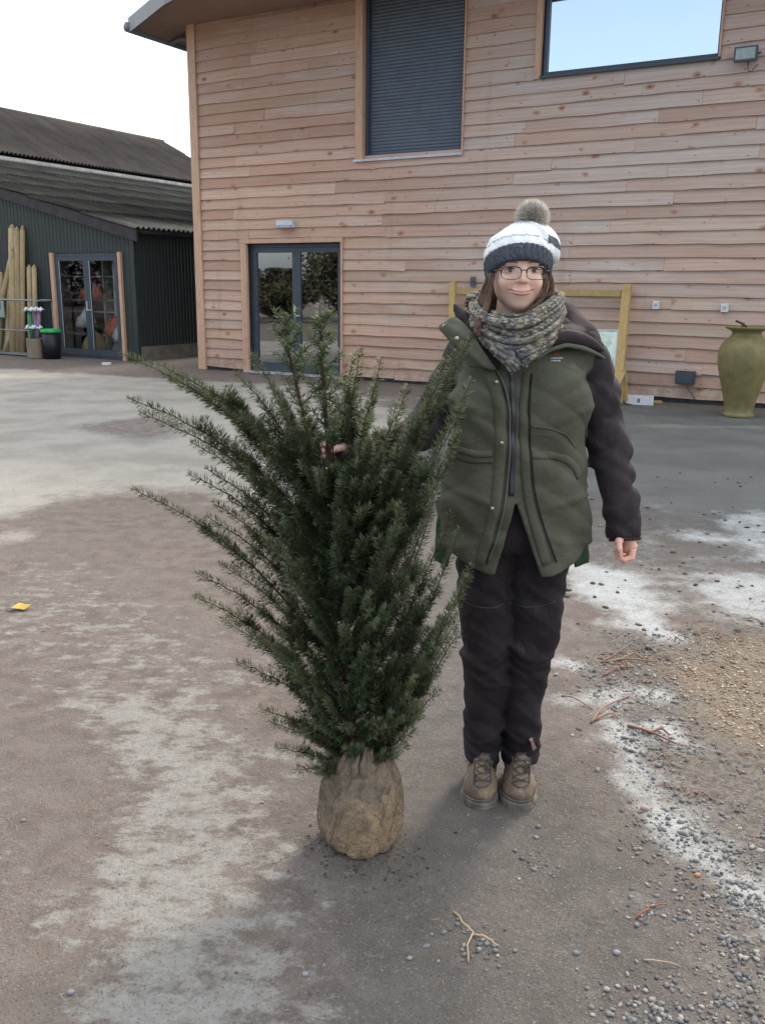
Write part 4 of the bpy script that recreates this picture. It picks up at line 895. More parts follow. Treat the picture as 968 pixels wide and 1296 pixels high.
def branch(S0, P1, Tt, r, g, nside=12, L0=.021, young=.35, dens=1080, start=.18, sl=.10):
    path = bez(np.array(S0), np.array(P1), np.array(Tt), 22); path[3:-1] += g.normal(0, .0014, (18, 3))
    D = path[-1]-path[-3]; path[-1] += np.array([0, 0, .004])
    mb_ = MB().tube(path, np.linspace(r, .0009, 22), 5); Ls = np.linalg.norm(np.diff(path, axis=0), axis=1).sum()
    Vs, Fs, Ts = [], [], []; off = 0
    def put(v, f, t_):
        nonlocal off
        Vs.append(v); Fs.append(f+off); Ts.append(t_); off += len(v)
    k0 = int(start*21); put(*needles(path[k0:], L0, dens, g, young))
    for i in range(nside):
        u_ = g.uniform(start+.02, .70); k = int(u_*21); c = path[k]; T = path[min(k+1, 21)]-path[k-1]; T /= np.linalg.norm(T)
        sd = np.cross(T, np.array([0, -.5, .85])); sd /= np.linalg.norm(sd); sgn = 1 if i % 2 else -1; uu = np.cross(sd, T)
        l = sl*g.uniform(.3, 1.0)*(1.1-u_)*1.2*min(1.2, Ls/.35)
        d = T*1.25+sd*sgn*g.uniform(.3, .7)+uu*g.normal(.1, .25)+np.array([0, 0, .12]); d /= np.linalg.norm(d)
        q = bez(c, c+d*l*.5, c+d*l+T*l*.15+np.array([0, 0, l*.08]), 7); mb_.tube(q, np.linspace(.0013, .0006, 7), 4, False); put(*needles(q, L0*.92, dens*1.05, g, young*1.1))
    o = mb_.build('branch', YB if r > .0025 else YS, YW, True)
    nd = mobj('needles', np.concatenate(Vs), np.concatenate(Fs), YL, o); nd['kind'] = 'stuff'
    a = nd.data.attributes.new('tone', 'FLOAT', 'POINT'); a.data.foreach_set('value', np.concatenate(Ts).astype(np.float32)); return o
gY = np.random.default_rng(21)
# (tip x, tip y, row where it leaves the stem, depth of tip, bow)  from the photograph
LB = [(270, 519, 668, .02, 1.0), (276, 555, 690, -.05, 1.0), (285, 567, 700, -.12, 1.0), (327, 592, 712, -.15, .9), (325, 617, 742, -.05, 1.0), (339, 613, 735, -.16, .9),
      (280, 630, 790, .02, 1.0), (340, 652, 775, -.10, .9), (331, 698, 808, -.06, .9), (330, 717, 826, .03, 1.0), (365, 771, 838, -.08, .8), (383, 808, 846, -.02, .6), (392, 820, 852, -.10, .6),
      (396, 840, 858, -.05, .5), (414, 858, 862, -.12, .3), (310, 540, 665, .12, .9), (300, 528, 660, -.16, 1.0), (350, 690, 790, .12, .8), (345, 640, 760, .14, .9), (372, 745, 830, -.16, .7), (352, 735, 832, .1, .8), (385, 668, 780, -.18, .6),
      (376, 519, 655, -.02, .45), (363, 533, 668, -.1, .6), (350, 560, 690, .1, .7), (392, 545, 680, -.16, .4)]
RBr = [(545, 516, 700, -.02, -.3), (555, 508, 690, .02, -.25), (536, 522, 705, -.14, -.3), (557, 541, 715, -.14, -.2), (550, 560, 720, -.18, -.25), (547, 583, 728, -.20, -.2), (541, 600, 735, -.17, -.3), (530, 623, 790, -.05, -.6), (514, 618, 770, .08, -.5),
       (547, 662, 815, -.10, -.55), (540, 648, 800, .05, -.5), (557, 692, 828, -.08, -.5), (555, 700, 835, -.16, -.5), (546, 732, 846, .02, -.5), (546, 744, 850, -.10, -.5), (531, 793, 856, -.03, -.1), (511, 826, 862, -.08, .1), (505, 838, 866, .02, 0),
       (525, 640, 780, -.16, -.4), (535, 735, 845, -.15, -.5), (500, 640, 760, -.2, -.5), (520, 765, 850, -.14, -.4), (527, 705, 830, .1, -.5),
       (483, 523, 640, -.05, -.35), (466, 515, 625, -.02, -.3), (478, 545, 655, .08, -.3), (470, 570, 670, -.14, -.4), (460, 520, 620, .08, -.2), (496, 560, 680, -.12, -.35), (505, 545, 672, .1, -.35), (520, 560, 700, .12, -.3), (528, 535, 695, .06, -.3)]
for (x, y, ys, dy, bow) in LB+RBr:
    S0 = stem_at(ys); Tt = TP(x, y, dy); d = Tt-S0
    if bow >= 0: C1 = S0+np.array([d[0]*(.50-.06*bow), d[1]*.5, d[2]*(.52+.26*bow)])
    else: C1 = S0+np.array([d[0]*(.5-bow*.22), d[1]*.5, d[2]*(.50+bow*.24)])
    Ls = np.linalg.norm(d); branch(S0, C1, Tt, .0045 if Ls > .3 else .003, gY, int(5+Ls*22), L0=.0215, young=.45, start=.10, sl=.12 if Ls > .25 else .08)
# leaders: short shoots all round
for (P, y0, y1, n_) in ((stemP, 640, 490, 30), (st2, 0, 0, 22)):
    for i in range(n_):
        u_ = i/n_
        if P is stemP: c = stem_at(y0+(y1-y0)*u_)
        else: k = .25+.72*u_; f = k*(len(st2)-1); j = min(int(f), len(st2)-2); c = st2[j]+(st2[j+1]-st2[j])*(f-j)
        a = i*2.4; l = .115*(1-u_*.62)*gY.uniform(.7, 1.2); d = np.array([math.cos(a)*.62, math.sin(a)*.62, .8]); branch(c, c+d*l*.5, c+d*l+np.array([math.cos(a), math.sin(a), 0])*l*.12, .0018, gY, 2, L0=.020, young=.6, dens=700, start=.05, sl=.05)
for P in (stemP[6:], st2[3:]):
    o = MB().tube(P, .0012, 4).build('branch', YS, YW); v, f, tn = needles(P, .019, 900, gY, .6); nd = mobj('needles', v, f, YL, o); nd['kind'] = 'stuff'
    a = nd.data.attributes.new('tone', 'FLOAT', 'POINT'); a.data.foreach_set('value', tn.astype(np.float32))
# inner and lower filling branches, all round the stem
for i in range(152):
    ys = gY.uniform(610, 866) if i < 80 else (gY.uniform(770, 868) if i < 120 else gY.uniform(640, 800)); S0 = stem_at(ys); a = i*2.399 if i < 96 else gY.uniform(-2.7, -.4); hgt = (862-ys)/240
    l = gY.uniform(.10, .25); l *= (.62+.38*min(1, hgt*2.2)); up = 1.25+.3*gY.uniform(-1, 1) if ys < 820 else .55
    d = np.array([math.cos(a), math.sin(a)*.85, up]); d /= np.linalg.norm(d); Tt = S0+d*l; C1 = S0+d*l*.5+np.array([math.cos(a), math.sin(a), 0])*.02
    branch(S0, C1, Tt, .003, gY, int(4+l*22), young=.12, start=.15, sl=.09)
# ------------------------------------------------------------------ implicit-surface toolkit
def surface_nets(fn, lo, hi, h):
    lo = np.array(lo, float); hi = np.array(hi, float); n = np.ceil((hi-lo)/h).astype(int)+1
    ax = [lo[i]+h*np.arange(n[i]) for i in range(3)]; X = ax[0][:, None, None]; Y = ax[1][None, :, None]; Zz = ax[2][None, None, :]
    D = np.ascontiguousarray(np.broadcast_to(fn(X, Y, Zz), tuple(n))).astype(np.float32)
    ins = D < 0; c = np.zeros(tuple(n-1), np.int8)
    for i in (0, 1):
        for j in (0, 1):
            for k in (0, 1): c += ins[i:n[0]-1+i, j:n[1]-1+j, k:n[2]-1+k]
    act = (c > 0) & (c < 8); I = np.argwhere(act); vid = np.full(act.shape, -1, np.int64); vid[act] = np.arange(len(I))
    acc = np.zeros((len(I), 3)); cnt = np.zeros(len(I)); co = [(i, j, k) for i in (0, 1) for j in (0, 1) for k in (0, 1)]
    vals = {q: D[I[:, 0]+q[0], I[:, 1]+q[1], I[:, 2]+q[2]] for q in co}
    for a in co:
        for d_ in range(3):
            if a[d_] == 0:
                b = list(a); b[d_] = 1; b = tuple(b); va, vb = vals[a], vals[b]; m = (va < 0) != (vb < 0)
                t_ = np.where(m, va/(va-vb+1e-12), 0); p = np.repeat(np.array([a], float), len(I), 0); p[:, d_] = t_; acc[m] += p[m]; cnt[m] += 1
    V = (I+acc/cnt[:, None])*h+lo; Fs = []
    for d_ in range(3):
        e1, e2 = [(1, 2), (2, 0), (0, 1)][d_]; sl = [slice(None)]*3; sl2 = [slice(None)]*3; sl[d_] = slice(0, -1); sl2[d_] = slice(1, None)
        a, b = ins[tuple(sl)], ins[tuple(sl2)]; E_ = np.argwhere(a != b); E_ = E_[(E_[:, e1] > 0) & (E_[:, e2] > 0) & (E_[:, e1] < n[e1]-1) & (E_[:, e2] < n[e2]-1)]
        flip = ~a[E_[:, 0], E_[:, 1], E_[:, 2]]; q = []
        for o1, o2 in ((1, 1), (0, 1), (0, 0), (1, 0)):
            w = E_.copy(); w[:, e1] -= o1; w[:, e2] -= o2; q.append(vid[w[:, 0], w[:, 1], w[:, 2]])
        q = np.stack(q, -1); q[flip] = q[flip][:, ::-1]; Fs.append(q)
    F = np.concatenate(Fs); F = F[(F >= 0).all(1)]; return V, F
def smin(a, b, k): h_ = np.clip(.5+.5*(b-a)/k, 0, 1); return b+(a-b)*h_-k*h_*(1-h_)
def smax(a, b, k): return -smin(-a, -b, k)
def ell(X, Y, Z_, c, r):
    k0 = np.sqrt(((X-c[0])/r[0])**2+((Y-c[1])/r[1])**2+((Z_-c[2])/r[2])**2); k1 = np.sqrt(((X-c[0])/r[0]**2)**2+((Y-c[1])/r[1]**2)**2+((Z_-c[2])/r[2]**2)**2)
    return k0*(k0-1)/(k1+1e-9)
def cone(X, Y, Z_, a, b, ra, rb, sy=1.0):
    a = np.array(a, float); b = np.array(b, float); d = b-a; L2 = (d*d).sum()+1e-12
    t_ = np.clip(((X-a[0])*d[0]+(Y-a[1])*d[1]+(Z_-a[2])*d[2])/L2, 0, 1)
    return np.sqrt((X-a[0]-t_*d[0])**2+((Y-a[1]-t_*d[1])/sy)**2+(Z_-a[2]-t_*d[2])**2)-(ra+(rb-ra)*t_)
def chain(X, Y, Z_, pts, rad, k=.01, sy=1.0):
    d = None
    for i in range(len(pts)-1):
        e = cone(X, Y, Z_, pts[i], pts[i+1], rad[i], rad[i+1], sy); d = e if d is None else smin(d, e, k)
    return d
def genc(X, Y, Z_, tab, pw=2.0):  # rows (z, cx, a, cy, b)
    T = np.array(sorted(tab)); z = np.clip(Z_, T[0, 0], T[-1, 0]); cx, a, cy, b = (np.interp(z, T[:, 0], T[:, i]) for i in (1, 2, 3, 4))
    rho = (np.abs((X-cx)/a)**pw+np.abs((Y-cy)/b)**pw)**(1/pw); return np.maximum((rho-1)*np.minimum(a, b), np.maximum(T[0, 0]-Z_, Z_-T[-1, 0]))
def wr(X, Y, Z_, fx, fy, fz, ph=0): return np.sin(X*fx+Y*fy+Z_*fz+ph+1.3*np.sin(X*fy*.7+Z_*fx*.6+ph*2)+.8*np.sin(Y*fz*.5-X*fx*.4+ph))
def surf_y(fn, x, z, y0=-.4, y1=.2, n=90):
    """front surface (lowest y) of an implicit shape for points (x, z), local coords"""
    x = np.asarray(x, float); z = np.asarray(z, float); ys = np.linspace(y0, y1, n)
    D = fn(x[..., None], ys, z[..., None]); neg = D < 0; i = np.argmax(neg, -1); ok = neg.any(-1); i = np.clip(i, 1, n-1)
    a = np.take_along_axis(D, (i-1)[..., None], -1)[..., 0]; b = np.take_along_axis(D, i[..., None], -1)[..., 0]
    return np.where(ok, ys[i-1]+(ys[1]-ys[0])*a/(a-b+1e-9), 0.)

# ------------------------------------------------------------------ person
PY = 2.60; L0 = np.array([atY(580, 880, PY)[0], PY, 0.0])
PE = empty('person', L0, 0, 'person in green work jacket, bobble hat and patterned scarf standing and holding the yew', 'person')
def Q(x, y, dy=0.0): return atY(x, y, PY+dy)-L0      # photograph point at a depth near the body, person-local
def QX(x, y, dy=0.0): return Q(x, y, dy)[0]
def QZ(x, y, dy=0.0): return Q(x, y, dy)[2]
def row(y, xl, xr, cy, b, dy=0.0):
    l, r = Q(xl, y, dy), Q(xr, y, dy); return (float(l[2]), float((l[0]+r[0])/2), float((r[0]-l[0])/2), cy, b)
# materials
t = NT('skin'); vc = t.attr('Col', 'Color'); n_ = t.noise(60, 4, .6); c = t.mix(t.ramp(n_, .4, .7, 0, .12), vc, (.45, .22, .17))
t.b.inputs['Subsurface Weight'].default_value = .10; t.b.inputs['Subsurface Radius'].default_value = (.9, .35, .2); t.b.inputs['Subsurface Scale'].default_value = .008
SKIN = t.fin(c, .5, 0, .35)
def cloth(name, c1, c2, sc=9, weave=900, rough=.85, dirt=None, bmp=.45):
    t = NT(name); f = t.noise(sc, 6, .6); c = t.mix(t.ramp(f, .35, .68), c1, c2)
    fine = t.noise(260, 3, .7); c = t.mix(t.ramp(fine, .4, .7, 0, .12), c, tuple(x*1.6 for x in c1))
    if dirt: c = t.mix(t.ramp(t.noise(13, 6, .75, t.mapping((1, 1, .5))), .56, .76, 0, .55), c, dirt)
    cr_ = t.math('ABSOLUTE', t.math('SUBTRACT', t.noise(11, 3, .55, t.mapping((1, 1, 1.5)), .6), .5))
    t.bump(t.math('ADD', t.math('MULTIPLY', cr_, -1.4), t.math('MULTIPLY', t.noise(28, 4, .6, t.mapping((1, 1, .6))), .8), t.math('MULTIPLY', fine, .06)), bmp, .012); return t.fin(c, rough, 0, .25)
JG = cloth('olive_jacket', (.068, .070, .050), (.094, .095, .070)); JD = cloth('dark_brown_jacket', (.027, .021, .025), (.043, .034, .039)); TR = cloth('black_trousers', (.013, .010, .0125), (.026, .020, .024), dirt=(.095, .075, .065))
JT = cloth('olive_trim', (.095, .108, .080), (.12, .13, .10)); LIN = cloth('green_fleece', (.025, .058, .034), (.034, .075, .042)); CAMO = cloth('mustard_lining', (.20, .17, .08), (.09, .08, .05), 40)

# --- jacket shape
NECK = Q(594, 490, .02)
torso_rows = [row(497, 566, 622, .035, .085), row(506, 556, 636, .03, .10), row(518, 548, 648, .02, .118), row(540, 545, 648, .01, .130), row(570, 544, 646, .0, .136), row(600, 539, 649, .0, .142), row(630, 532, 651, .0, .150), row(655, 529, 651, .0, .152), row(680, 530, 650, .0, .150), row(700, 532, 648, .0, .148)]
shR = Q(655, 522, .03); elR = Q(668, 592, .04); wrR = Q(680.5, 652, -.02); endR = Q(681.5, 668, -.035)      # picture-right arm
shL = Q(548, 519, .03); elL = Q(519, 580, .02); wrL = Q(474, 602, -.21); endL = Q(463, 600.5, -.26)            # picture-left arm, reaching to the stem
def zhem(X): return QZ(590, 689)+.062*np.clip((np.abs(X-.005)-.08)/.13, 0, 1)**1.3
def torso_f(X, Y, Z_):
    d = genc(X, Y, Z_, torso_rows, 2.3)
    d = smax(d, Z_-float(Q(594, 499)[2]), .02)
    d = smin(d, cone(X, Y, Z_, Q(572, 503, .03), Q(556, 512, .03), .050, .052, 1.15), .05); d = smin(d, cone(X, Y, Z_, Q(618, 500, .03), Q(645, 514, .03), .052, .054, 1.15), .05)
    d = smin(d, ell(X, Y, Z_, Q(566, 556, -.08), (.080, .045, .085)), .07); d = smin(d, ell(X, Y, Z_, Q(626, 558, -.08), (.080, .045, .085)), .07)
    # soft folds
    d = d+.0050*wr(X, Y, Z_, 18, 9, 22, 1)*np.clip((1.25-Z_)*3, .4, 1)+.0034*wr(X, Y, Z_, 34, 11, 42, 4)+.0035*(1-1.8*np.abs(wr(X, Y, Z_, 15, 12, 27, 7))**.7)
    for yy_, sl__, am_ in ((640, .28, -.005), (655, -.25, -.004), (575, .35, -.004), (560, .5, .004), (548, .4, -.004)): d = d+am_*np.exp(-((Z_-Q(590, yy_)[2]-sl__*np.abs(X-.02))/.012)**2)*np.clip(np.abs(X-.02)*14-.4, 0, 1)
    return d
def sleeve_folds(X, Y, Z_, d, a, b, amp, fr, ph):
    ax = np.array(b)-np.array(a); L = np.linalg.norm(ax); ax = ax/L; s_ = (X-a[0])*ax[0]+(Y-a[1])*ax[1]+(Z_-a[2])*ax[2]; m = np.clip(s_/L*4+.2, 0, 1)*np.clip((1-s_/L)*4+.2, 0, 1)
    return d+amp*m*(1-1.9*np.abs(np.sin(.5*(s_*fr+4*X*3+ph+1.6*np.sin(Y*30+X*18+ph))))**.8)*np.clip(.35+1.0*np.sin(X*43+Y*31+s_*17+ph*2), 0, 1)
def sleeveR_f(X, Y, Z_):
    d = chain(X, Y, Z_, [shR+np.array([-.012, 0, -.01]), elR, wrR, endR], [.066, .056, .0475, .0475], .035, 1.05)
    d = sleeve_folds(X, Y, Z_, d, shR, elR, .011, 62, 0); d = sleeve_folds(X, Y, Z_, d, elR, endR, .011, 85, 2)+.0022*wr(X, Y, Z_, 60, 40, 75, 2)
    ax = (endR-wrR)/np.linalg.norm(endR-wrR); return smax(d, (X-endR[0])*ax[0]+(Y-endR[1])*ax[1]+(Z_-endR[2])*ax[2]-.004, .006)
def sleeveL_f(X, Y, Z_):
    d = chain(X, Y, Z_, [shL+np.array([.012, 0, -.01]), elL, wrL, endL], [.060, .052, .040, .038], .035, 1.05)
    d = sleeve_folds(X, Y, Z_, d, shL, elL, .009, 70, 1); d = sleeve_folds(X, Y, Z_, d, elL, endL, .008, 90, 3)
    ax = (endL-wrL)/np.linalg.norm(endL-wrL); return smax(d, (X-endL[0])*ax[0]+(Y-endL[1])*ax[1]+(Z_-endL[2])*ax[2]-.004, .006)
zap = Q(587, 632)[2]; xap = Q(587, 632)[0]; zh0 = Q(590, 690)[2]
def vgap(X, Y, Z_):   # >0 inside the opening below the zip
    w = np.clip((zap-Z_)/(zap-zh0), 0, 1.2); l = xap-w*.048-.002; r = xap+w*.082+.002; return np.minimum(X-l, r-X)
def jacket_f(X, Y, Z_):
    T_ = torso_f(X, Y, Z_); d = smin(T_, sleeveR_f(X, Y, Z_), .016); d = smin(d, sleeveL_f(X, Y, Z_), .02)
    d = smax(d, zhem(X)-Z_, .006)
    inner = genc(X, Y, Z_, [(a, b, c-.026, e, f-.026) for a, b, c, e, f in torso_rows], 2.3); inner = np.maximum(inner, Z_-(zap+.10)); d = smax(d, -inner, .004)
    gap = np.minimum(vgap(X, Y, Z_), np.minimum(zap-Z_, -Y-.03)); return smax(d, gap, .004)
V, F = surface_nets(jacket_f, (-.50, -.38, .70), (.36, .26, 1.52), .0055)
cz = V[F].mean(1); sr = sleeveR_f(*cz.T); sl_ = sleeveL_f(*cz.T); tt = torso_f(*cz.T)
midx = np.zeros(len(F), int)
def two_tone():
    t = NT('jacket_cloth'); a_ = t.ramp(t.attr('dark'), -.0006, .0006); f = t.noise(9, 6, .6); r_ = t.ramp(f, .35, .68); cg = t.mix(r_, (.068, .070, .050), (.094, .095, .070)); cd = t.mix(r_, (.027, .021, .025), (.043, .034, .039)); c = t.mix(a_, cg, cd)
    seam = t.math('MULTIPLY', t.ramp(t.attr('dark'), -.0022, -.0008), t.ramp(t.attr('dark'), .0014, .0004)); c = t.mix(t.math('MULTIPLY', seam, .6), c, (.02, .018, .018))
    fine = t.noise(260, 3, .7); c = t.mix(t.ramp(fine, .4, .7, 0, .12), c, (.11, .11, .085)); cr_ = t.math('ABSOLUTE', t.math('SUBTRACT', t.noise(11, 3, .55, t.mapping((1, 1, 1.5)), .6), .5))
    t.bump(t.math('ADD', t.math('MULTIPLY', cr_, -1.4), t.math('ADD', t.math('MULTIPLY', t.noise(28, 4, .6, t.mapping((1, 1, .6))), .8), t.math('MULTIPLY', fine, .06))), .45, .012); return t.fin(c, .85, 0, .25)
JK = mobj('jacket', V, F, two_tone(), PE, True)
dv = torso_f(*V.T)-np.minimum(sleeveR_f(*V.T), sleeveL_f(*V.T))-.002
yv_ = np.where(V[:, 0] > .04, (V[:, 2]-Q(590, 513)[2]-.0*V[:, 0])*.25, (V[:, 2]-Q(590, 511)[2])*.25); dv = np.maximum(dv, yv_)
at_ = JK.data.attributes.new('dark', 'FLOAT', 'POINT'); at_.data.foreach_set('value', dv.astype(np.float32))
def strip_on(fn, pts, w, lift, name, mat, parent, thick=.004, n=28, w2=None, y0=-.4):
    """a raised band following the front of the shape along photograph points"""
    P = np.array([Q(*p, -.12)[[0, 2]] for p in pts]); s_ = np.concatenate([[0], np.cumsum(np.linalg.norm(np.diff(P, axis=0), axis=1))]); u_ = np.linspace(0, s_[-1], n)
    C = np.stack([np.interp(u_, s_, P[:, i]) for i in (0, 1)], -1); 
    for _ in range(2): C[1:-1] = (C[:-2]+2*C[1:-1]+C[2:])/4
    T = np.gradient(C, axis=0); T /= np.linalg.norm(T, axis=1)[:, None]; N = np.stack([-T[:, 1], T[:, 0]], -1); W = np.interp(u_, [0, s_[-1]], [w, w2 or w])
    m = 5; G = np.stack([C+N*(W*(j/(m-1)-.5))[:, None] for j in range(m)], 1); yy = surf_y(fn, G[..., 0], G[..., 1], y0)-lift
    yy[:, 0] += lift*.8; yy[:, -1] += lift*.8
    Vt = np.stack([G[..., 0], yy, G[..., 1]], -1); Vb = Vt+np.array([0, thick+lift, 0]); V_ = np.concatenate([Vt.reshape(-1, 3), Vb.reshape(-1, 3)]); q = n*m; F_ = []
    for i in range(n-1):
        for j in range(m-1): a = i*m+j; F_ += [(a, a+1, a+m+1, a+m), (q+a, q+a+m, q+a+m+1, q+a+1)]
    for i in range(n-1):
        for a, b in ((i*m, (i+1)*m), ((i+1)*m+m-1, i*m+m-1)): F_.append((a, b, q+b, q+a))
    for a, b in [(j, j+1) for j in range(m-1)]: F_.append((b, a, q+a, q+b)); c0 = (n-1)*m; F_.append((c0+a, c0+b, q+c0+b, q+c0+a))
    return mobj(name, V_, F_, mat, parent, True)
def jshell(X, Y, Z_): return torso_f(X, Y, Z_)
ZIP = strip_on(jshell, [(589, 528), (590, 560), (589, 600), (588, 633)], .017, .004, 'zip', simple('dark_zip', (.035, .037, .045), (.02, .02, .025), 200, .5), JK)
strip_on(jshell, [(553, 503), (563, 522), (574, 540), (580, 560), (580, 600), (577, 632), (571, 660), (563, 690)], .040, .009, 'storm_flap', JG, JK, w2=.030)
strip_on(jshell, [(571, 520), (582, 541), (587, 560), (587, 600), (584, 632), (578, 660), (569, 689)], .006, .010, 'flap_edge', JT, JK)
strip_on(jshell, [(602, 535), (598, 560), (599, 600), (601, 632), (608, 660), (617, 688)], .024, .006, 'front_facing', JG, JK, w2=.034)
strip_on(jshell, [(606, 535), (603, 560), (604, 600), (607, 632), (615, 660), (625, 687)], .004, .008, 'seam', JD, JK)
# pocket flaps
strip_on(jshell, [(540, 597), (548, 599), (560, 601), (573, 600)], .020, .006, 'pocket_flap', JG, JK)
strip_on(jshell, [(604, 600), (620, 601), (634, 605), (643, 613), (647, 622)], .022, .006, 'pocket_flap', JG, JK)
strip_on(jshell, [(604, 577), (620, 579), (634, 585), (643, 597)], .006, .003, 'seam', JG, JK)
strip_on(jshell, [(541, 606), (556, 608), (573, 607)], .004, .0035, 'seam', JD, JK)
SNAP = simple('brass_snap', (.55, .50, .36), None, 50, .35, .9)
def snap(x, y, dyy=0, pos=None, r=.0052):
    if pos is None: q = Q(x, y, -.12); yv = surf_y(jshell, np.array([q[0]]), np.array([q[2]]))[0]; pos = np.array([q[0], yv-.012, q[2]])
    V_, F_ = lathe([(.0001, 0), (r, 0), (r, .002), (r*.6, .0035), (.0001, .0035)], 12); V_ = [(a+pos[0], pos[1]-c_, b+pos[2]) for a, b, c_ in V_]; mobj('snap_button', V_, F_, SNAP, JK, True)
snap(580, 590); snap(576, 541); snap(572, 642)
# embroidered chest mark: small red emblem over two rows of unreadable white stitching
def patch_on(x0, y0, x1, y1, name, mat, lift=.003): return strip_on(jshell, [(x0, (y0+y1)/2), ((x0+x1)/2, (y0+y1)/2), (x1, (y0+y1)/2)], abs(QZ(600, y0)-QZ(600, y1)), lift, name, mat, JK, .002, 6)
REDT = simple('red_thread', (.24, .05, .04), (.16, .04, .03), 300, .7); WTT = simple('white_thread', (.48, .50, .50), (.16, .19, .18), 330, .7)
patch_on(624.5, 518.0, 629.5, 520.6, 'red_emblem', REDT); patch_on(621.5, 522.2, 632.5, 523.5, 'stitched_lettering', WTT); patch_on(621, 524.3, 630, 525.5, 'stitched_lettering', WTT)
# collar on the picture-left: green flap standing away, dark lining; hood folded behind the picture-right shoulder
def sheet(P4, name, mat, bulge=.01, th=.006, n=10, parent=JK):
    P4 = [np.array(p) for p in P4]; u_ = np.linspace(0, 1, n); U, W = np.meshgrid(u_, u_, indexing='ij'); U = U[..., None]; W = W[..., None]
    G = (1-U)*(1-W)*P4[0]+U*(1-W)*P4[1]+U*W*P4[2]+(1-U)*W*P4[3]; nr = np.cross(P4[1]-P4[0], P4[3]-P4[0]); nr /= np.linalg.norm(nr)
    if nr[1] > 0: nr = -nr
    G = G+nr*(bulge*4*U*(1-U)+bulge*.8*np.sin(W*3.1))+nr*.003*np.sin(U*9+W*5); B_ = G-nr*th; V_ = np.concatenate([G.reshape(-1, 3), B_.reshape(-1, 3)]); q = n*n; F_ = []
    for i in range(n-1):
        for j in range(n-1): a = i*n+j; F_ += [(a, a+1, a+n+1, a+n), (q+a, q+a+n, q+a+n+1, q+a+1)]
    for i in range(n-1): F_ += [(i, q+i, q+i+1, i+1), ((n-1)*n+i+1, q+(n-1)*n+i+1, q+(n-1)*n+i, (n-1)*n+i), ((i+1)*n, q+(i+1)*n, q+i*n, i*n), (i*n+n-1, q+i*n+n-1, q+(i+1)*n+n-1, (i+1)*n+n-1)]
    return mobj(name, V_, F_, mat, parent, True)
sheet([Q(544.5, 489, -.055), Q(529.5, 498, -.05), Q(543, 514, -.115), Q(562, 506, -.13)], 'collar_flap', JG, .012)
sheet([Q(556, 500, -.115), Q(539, 507.5, -.10), Q(556, 530, -.135), Q(577, 532, -.155)], 'collar_flap', JG, .012)
snap(0, 0, pos=Q(534.5, 496.5, -.07), r=.006); snap(0, 0, pos=Q(544.8, 506.3, -.125), r=.006)
def cl_f(X, Y, Z_): return chain(X, Y, Z_, [Q(543.5, 481, -.02), Q(549, 489, -.03), Q(556, 498, -.05), Q(565, 511, -.10), Q(578, 530, -.125)], [.010, .016, .020, .014, .006], .012, 1.5)+.001*wr(X, Y, Z_, 60, 30, 70)
V, F = surface_nets(cl_f, (-.20, -.24, 1.28), (.06, .08, 1.56), .004); mobj('collar_lining', V, F, JD, JK, True)
def hood_f(X, Y, Z_):
    d = chain(X, Y, Z_, [Q(560, 497, .10), Q(594, 488, .13), Q(628, 492, .09), Q(645, 505, .05), Q(660, 514, .0)], [.045, .055, .055, .040, .018], .04); d = smin(d, ell(X, Y, Z_, Q(632, 502, .01), (.060, .075, .030)), .03)
    return d+.003*wr(X, Y, Z_, 30, 24, 40, 2)
V, F = surface_nets(hood_f, (-.20, -.14, 1.28), (.36, .26, 1.56), .0055); mobj('hood', V, F, JD, JK, True)
hp = [Q(609, 524, -.135), Q(620, 515.5, -.125), Q(634, 511.5, -.11), Q(648, 514, -.09), Q(658, 518.5, -.06), Q(665, 522.5, -.03)]
def ctube(P, R, n=8, res=20):
    P = np.array(P); tt_ = np.linspace(0, 1, len(P)); u_ = np.linspace(0, 1, res); return tube(np.stack([np.interp(u_, tt_, P[:, i]) for i in range(3)], -1), np.interp(u_, np.linspace(0, 1, len(R)), R), n)
V, F = ctube(hp, [.003, .006, .007, .006, .003]); mobj('hood_trim', V, F, JT, JK, True)
V, F = ctube([p+np.array([-.004, .01, .022]) for p in hp], [.006, .018, .022, .017, .006]); mobj('hood_edge', V, F, JD, JK, True)
# fleece tails under the hem, patterned lining at the open corner
sheet([Q(529, 650, -.03), Q(526.5, 687, -.03), Q(537, 693, -.05), Q(545, 655, -.06)], 'fleece_hem', LIN, .006)
sheet([Q(649, 650, -.02), Q(652, 689, -.01), Q(641, 693, -.03), Q(636, 655, -.05)], 'fleece_hem', LIN, .006)
sheet([Q(622, 672, -.12), Q(624, 684, -.125), Q(640, 670, -.10), Q(640, 662, -.10)], 'hem_lining', CAMO, .004)
# cuff openings
MB().tube([endR+(endR-wrR)*.08, endR+(endR-wrR)*.22], [.048, .0465], 22, False).build('cuff_band', JD, JK, True)

